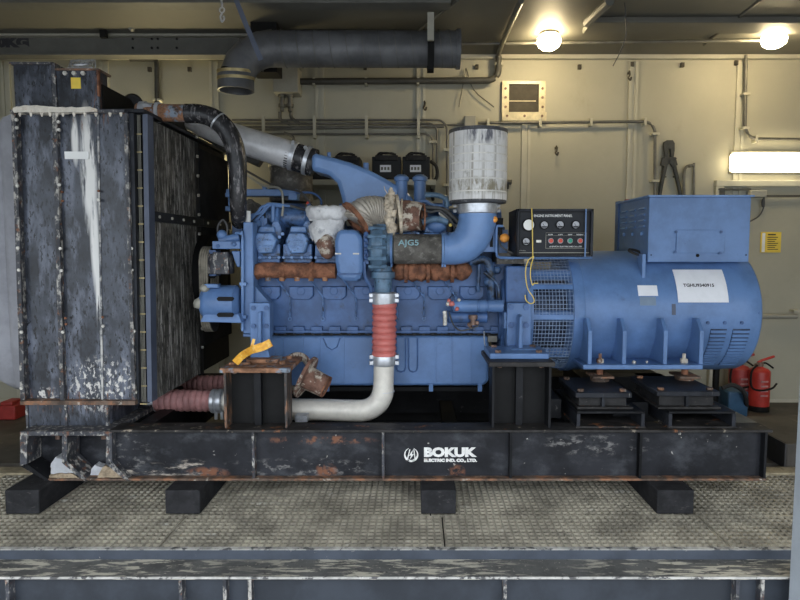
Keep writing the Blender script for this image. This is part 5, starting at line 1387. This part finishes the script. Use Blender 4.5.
battery(402.5, 430, 156.5, 179, YW - .38, 'black battery box with clean white label, nearest the air filter', (410, 421))
battery(332, 360, 157, 179, YW - .38, 'black battery box half hidden behind the blue duct', None)
battery(303, 330, 159, 179, YW - .34, 'black battery box behind the silver pipe clamp, mostly hidden', None)
B().tube([P(430, 161, YW - .3), P(436, 166, YW - .3), P(437, 176, YW - .3), P(432, 186, YW - .3), P(433, 200, YW - .2)], .016, 8, sm=4).out('battery_cable_bundle', 'rubber_dull', None, 'black cable hanging from the right battery box down the wall', 'cable')
# bolt cutter
YC = YW - .05
bc = thing('bolt_cutter', 'large dark bolt cutter hanging head up on the wall above the terminal box', 'bolt cutter', P(670, 205, YC))
b = B().pp([(664, 147), (664.3, 142), (667, 140), (673, 140), (675, 143), (675, 150), (674, 157), (671, 157), (670.5, 149), (669, 149), (668.3, 157), (665.2, 157)], YC, .03)
b.out('cutter_head', 'olive', bc, bev=.004)
b = B().pp([(663, 157), (676, 157), (678, 165), (673, 167), (670, 163), (666, 167), (661, 165)], YC - .005, .03)
b.bolt(P(664, 158.5, YC - .005), (0, -1, 0), .01, .012).bolt(P(675.5, 158.5, YC - .005), (0, -1, 0), .01, .012).bolt(P(670, 160, YC - .005), (0, -1, 0), .01, .012)
b.out('pivot_plate', 'olive', bc, bev=.003)
for pts in ([(666, 163), (664, 172), (661, 187), (658, 205)], [(673.5, 163), (675.5, 172), (679, 187), (682, 205)]):
    b = B().tube([P(u, v, YC + .012) for u, v in pts], [.022, .020, .018, .016], 10)
    u, v = (666.2, 177) if pts[0][0] < 670 else (673, 177); b.tube([P(u, v, YC + .01), P(pts[1][0], 176.5, YC + .012)], .008, 8)
    b.out('handle', 'olive', bc)
b = B().tube([P(684, 200, YW - .05), P(684, 175, YW - .05), P(685.5, 168, YW - .05), P(690, 165.5, YW - .05), P(694, 166, YW - .05)], .014, 10, sm=4).tube([P(694, 163, YW - .03), P(694, 200, YW - .03)], .012, 8)
b.ball(P(689.5, 166, YW - .06), .018, 2)
b.out('hanging_saw', 'pipe_grey', None, 'thin bent metal hacksaw frame hanging on the wall beside the bolt cutter', 'tool')
# door closer and notice
dc = thing('door_closer', 'beige door closer box with dangling cord on the door top at the right', 'door closer', P(759, 197, YW - .1))
B().pb(751, 190.5, 767, 197, YW - .1, .1).out('closer_body', 'boxgrey', dc, bev=.005)
B().pb(719, 188.5, 751, 190, YW - .06, .03).pb(767, 195, 805, 197, YW - .06, .03).out('closer_rail', 'pipe_dark', dc)
B().pb(719.5, 188, 725, 197, YW - .055, .04).out('closer_bracket', 'pipe_dark', dc)
B().tube([P(764, 197, YW - .06), P(764, 206, YW - .06), P(759, 216, YW - .05), P(749, 222, YW - .05)], .007, 8, sm=4).ball(P(763, 203, YW - .06), .02, 2, (.8, .6, 2.2)).out('cord', 'cable', dc)
nt_ = thing('notice_sheet', 'yellow notice with lines of print taped on the door at the right', 'notice', P(770, 252.5, YW - .02))
B().pb(760.5, 232, 781, 252.5, YW - .018, .004).out('sheet', 'sign', nt_)
B().pb(762, 233, 765, 252, YW - .0195, .0012).out('white_margin', 'white', nt_)
b = B()
b.pb(768, 234, 776, 235.2, YW - .0195, .001)
for k in range(7): b.pb(767.5, 237 + k * 2, 778 - (k % 3) * 1.5, 237.7 + k * 2, YW - .0195, .001)
b.out('print', 'ink', nt_)

# extinguishers
def ext(u, v0, v1, Y, label, m='red', sc=1.0, near=True):
    base = P(u, v1, Y); base.z = max(base.z, 0.001)
    r = S(10, Y) * sc; h = PZ(v0, Y) - base.z
    t = thing('fire_extinguisher', label, 'fire extinguisher', base, 'fire extinguishers behind the generator')
    B().lathe(base, base + Vector((0, 0, 1)), [(0, r * .9), (.01, r), (h * .72, r), (h * .76, r * .97), (h * .80, r * .75), (h * .825, r * .35), (h * .84, r * .3)], 32).out('tank', m, t)
    B().lathe(base, base + Vector((0, 0, 1)), [(0, r * 1.02), (h * .1, r * 1.02)], 32).out('base_skirt', 'black', t)
    top = base + Vector((0, 0, h * .84))
    v_ = B().cyl(top, top + Vector((0, 0, h * .08)), r * .3, seg=14).cyl(top + Vector((-r * .5, 0, h * .03)), top + Vector((r * .3, 0, h * .03)), r * .14, seg=10).out('valve', 'copper', t)
    b = B(); q = top + Vector((0, 0, h * .09))
    b.tube([q + Vector((-r * .25, 0, -.01)), q + Vector((r * .1, 0, h * .02)), q + Vector((r * 1.4, 0, h * .10))], r * .13, 8); b.out('handle', m, t)
    B().tube([q + Vector((0, 0, -.02)), q + Vector((r * .6, 0, -.015)), q + Vector((r * 1.35, 0, -.06))], r * .09, 8, sm=4).out('lower_lever', 'black', t)
    B().tube([top + Vector((-r * .4, -.02, h * .03)), top + Vector((-r * 1.1, -.05, -h * .08)), top + Vector((-r * 1.15, -.06, -h * .35)), top + Vector((-r * .6, -r * 1.0, -h * .42)), top + Vector((r * .6, -r * 1.15, -h * .38)), top + Vector((r * 1.3, -r * .8, -h * .30))], r * .1, 8, sm=5).out('discharge_hose', 'black', t)
    b = B()
    for k in range(4): b.box(base.x - r * .35, base.x + r * .35, base.y - r * 1.03, base.y - r * .94, base.z + h * (.3 + k * .09), base.z + h * (.33 + k * .09))
    b.out('label_print', 'pinkhose', t)
ye = YZ(410.5, 0)
ext(758, 358, 410, ye, 'red fire extinguisher with black base and raised lever on the floor at the right')
ext(738, 356, 408.5, ye + .12, 'second red fire extinguisher, darker, partly hidden behind the generator end', 'red_dull', 1.0)
b = B().box(PX(724, 1.9), PX(744, 1.9), 1.75, 1.98, .001, PZ(388, 1.9)); b = b.out('tool_box', 'bluebox', None, 'dark blue plastic box on the floor beside the fire extinguishers', 'box', bev=.015)
B().tube([(PX(719, 1.9), 1.9, .001), (PX(719, 1.9), 1.9, PZ(366, 1.9))], .03, 8).out('black_post', 'black', None, 'black upright post behind the right end of the generator', 'post')
B().tube([P(722, 388, 1.7), P(732, 385, 1.7), P(742, 390, 1.7), P(746, 398, 1.7), P(746, 408, 1.8)], .02, 8, sm=5).out('black_hose', 'rubber_dull', None, 'black hose bending down between the generator end and the extinguisher', 'hose')
# black box added to give the dark seen under the set
B().box(PX(190, .9), PX(700, .9), 1.62, 1.9, .02, PZ(372, 1.7)).out('dark_filler_box', 'black', None, 'long black filler box added behind the skid for the dark under the set', 'filler box')

# ================================================================== OVERHEAD
# crane beam left
YBm = 1.80
bm_ = thing('crane_beam', 'grey steel beam with black stencilled load marking under the ceiling at the left', 'beam', P(100, 55, YBm))
zb1, zt1_ = PZ(54, YBm), ZCE - .022
xe1 = PX(447, YBm, 45)
B().box(XL + .01, xe1, YBm + .03, YBm + .05, zb1, zt1_).out('beam_web', 'beam', bm_)
B().box(XL + .01, xe1, YBm - .03, YBm + .1, zt1_, zt1_ + .018).out('upper_flange', 'boxgrey', bm_)
B().box(XL + .01, xe1, YBm - .03, YBm + .1, zb1 - .016, zb1).out('lower_flange', 'beam', bm_)
b = B()
for u in (133, 152, 158, 177):
    for v in (39, 48): b.bolt(P(u, v, YBm + .03), (0, -1, 0), .011, .008)
b.each('beam_bolt', 'black', bm_)
a = P(-12, 47.5, YBm + .025); text('00KG', .1, 'lettering', 'ink', bm_, (a.x, YBm + .0285, a.z), width=S(40, YBm), height=S(10.5, YBm), off=.008, label='black stencilled load marking')
# upper beam very near the ceiling
B().box(XL + .01, PX(450, 1.2, 2), 1.05, 1.2, PZ(2.5, 1.05), ZCE - .002).out('ceiling_beam', 'beam', None, 'upper grey ceiling beam along the top left edge, nearest the viewer', 'beam', bev=.004)
# diagonal braces
b = B().box(PX(111, 1.7), PX(117, 1.7), 1.68, 1.72, PZ(38, 1.7), ZCE - .003); br_ = b.out('ceiling_bracket', 'black', None, 'short dark upright bracket with a diagonal brace above the crane beam', 'bracket')
B().tube([P(116, 13, 1.66), P(133, 30, 1.66)], .022, 6).out('bracket_brace', 'boxgrey', br_)
# black duct
dk = thing('exhaust_duct', 'large black spiral duct running along the ceiling with an elbow opening downward', 'duct', P(340, 66, 1.35))
YDk = 1.35
dy = PZ(49, YDk)
pts = [P(268, 49, YDk), P(457, 49.5, YDk)]
Rd = S(17, YDk)
b = B().tube(pts, Rd, 36)
dd_ = b.out('duct_pipe', 'duct', dk)
for u in (284, 300, 316, 332, 348, 364, 380, 396, 412, 440, 450):
    B().ring(P(u, 49, YDk), (1, 0, .12), Rd + .006, .012, .006, 36).out('seam_ring', 'beam', dd_)
b = B().tube([P(456, 49.5, YDk), P(460, 49.5, YDk)], Rd + .012, 36); b.out('duct_end_collar', 'duct', dk)
eb = B().tube([P(275, 48, YDk), P(262, 50, YDk - .03), P(251, 55, YDk - .06), P(242, 64, YDk - .1), P(237, 76, YDk - .12)], [Rd, Rd, Rd * .98, Rd * .97, Rd * .93], 36, sm=1, hollow=True)
eb.out('duct_elbow', 'duct', dk)
B().ring(P(251, 55, YDk - .06), (.8, 0, .6), Rd + .008, .014, .008, 36).out('elbow_seam', 'duct', dk)
ec = P(236, 78, YDk - .12)
B().lathe(P(236, 72, YDk - .12), P(236, 92, YDk - .12), [(0, Rd * .93), (.015, Rd * 1.0), (S(18, 1.23), Rd * 1.0), (S(18.2, 1.23), Rd * .93), (S(6, 1.23), Rd * .9)], 40).out('duct_mouth', 'duct', dk)
for v in (72.5, 79): B().ring(P(236, v, YDk - .12), (.0, -.1, 1), Rd * 1.04, .014, .022, 40).out('clamp_band', 'brass', dk)
b = B().pb(427.5, 12, 434, 40, YDk - .26, .03); hb = b.out('duct_hanger', 'boxgrey', None, 'pale flat hanger bar with black clamp band gripping the right end of the black duct', 'hanger')
B().ring(P(430.5, 50, YDk), (1, 0, 0), Rd + .035, .03, .05, 36).box(PX(428, YDk - .2), PX(433, YDk - .2), YDk - .25, YDk - .2, PZ(71, YDk - .2), PZ(45, YDk - .2)).out('clamp_band', 'black', hb)
# blue strap and hook
q_ = P(231, -12, .85)
ribp = [Vector((q_.x - .12, .85, ZCE - .002)), P(233, -8, .85), P(244, 20, .87), P(261, 60, .9)]
b = B(); ribbon(b, ribp, .035); b.out('lifting_strap', 'grey_blue', None, 'grey-blue strap hanging diagonally in front of the duct elbow', 'strap')
b = B().tube([Vector((P(221, -5, .9).x, .9, ZCE - .002)), P(222, 6, .9)], .008, 8)
for v in (5, 10): b.ring(P(222, v, .9), (1, .5, 0) if v == 5 else (.2, 1, 0), .022, .008, .008, 16)
b.tube([P(222, 13, .9), P(220.5, 17, .9), P(222, 22, .9), P(224, 19, .9), P(223.4, 16, .9)], .007, 8, sm=4)
b.out('hanging_hook', 'chunk', None, 'small pale hook hanging from the ceiling left of the blue strap', 'hook')
B().box(PX(256, YDk + .16), PX(281, YDk + .16), YDk + .16, YDk + .36, PZ(72, YDk + .16), ZCE - .002).out('duct_shaft', 'black', None, 'dark vertical shaft behind the black duct elbow', 'shaft')
# hanging wires
yw_ = YZ(2, ZCE)
B().tube([P(624.5, 2.5, yw_), P(625.5, 15, yw_), P(626, 34, yw_ + .02), P(621, 50, yw_ + .05), P(613, 66, yw_ + .08)], .004, 6, sm=5).out('hanging_wire', 'cable', None, 'thin dark wire hanging from the ceiling right of the middle lamp', 'wire')
B().tube([P(466, 68, YW - .04), P(462, 90, YW - .04), P(459, 107, YW - .04)], .005, 6, sm=4).tube([P(466, 68, YW - .04), P(474, 90, YW - .04), P(494, 107, YW - .04)], .005, 6, sm=4).out('hanging_wire', 'pipe_grey', None, 'forked thin wire on the wall left of the vent', 'wire')
# ================================================================== LIGHT
def light(t, loc, e, col, size=.2, rot=(0, 0, 0), sy=None):
    ld = bpy.data.lights.new('l', t); ld.energy = e; ld.color = col
    if t == 'AREA':
        ld.size = size
        if sy: ld.shape = 'RECTANGLE'; ld.size_y = sy
    else: ld.shadow_soft_size = size
    o = bpy.data.objects.new('lamp_light', ld); C.objects.link(o); o.location = loc; o.rotation_euler = rot
    o.visible_camera = True
    return o
WARM = (1.0, .84, .52)
# hidden lamp behind the radiator top (its glow is seen on the left wall)
hl = thing('bulkhead_lamp', 'round lamp behind the radiator lighting the left part of the wall', 'lamp', (PX(130, 2.2), 2.2, 2.3)) if 0 else None
w = bpy.data.worlds.new('sky'); bpy.context.scene.world = w; w.use_nodes = True
nt = w.node_tree; bg = nt.nodes['Background']
tc = nd(nt, 'ShaderNodeTexCoord'); sp_ = nd(nt, 'ShaderNodeSeparateXYZ'); nt.links.new(tc.outputs['Generated'], sp_.inputs[0])
rp = nd(nt, 'ShaderNodeValToRGB'); nt.links.new(sp_.outputs['Z'], rp.inputs['Fac'])
rp.color_ramp.elements[0].position = 0.0; rp.color_ramp.elements[0].color = (.45, .5, .56, 1)
rp.color_ramp.elements[1].position = .6; rp.color_ramp.elements[1].color = (1.0, 1.06, 1.14, 1)
nt.links.new(rp.outputs['Color'], bg.inputs['Color']); bg.inputs['Strength'].default_value = 4.3
# ================================================================== CAMERA
cd = bpy.data.cameras.new('camera'); cam = bpy.data.objects.new('camera', cd); C.objects.link(cam)
cd.sensor_width = 36; cd.lens = F / 800 * 36; cd.shift_x = -(CX - 400) / 800; cd.clip_start = .05
cam.location = (0, -D, H); cam.rotation_euler = (math.radians(90) - TH, 0, 0)
sc = bpy.context.scene; sc.camera = cam
sc.view_settings.view_transform = 'Standard'; sc.view_settings.look = 'None'; sc.view_settings.gamma = 1
sc.view_settings.exposure = 0.0
sc.view_settings.use_curve_mapping = False
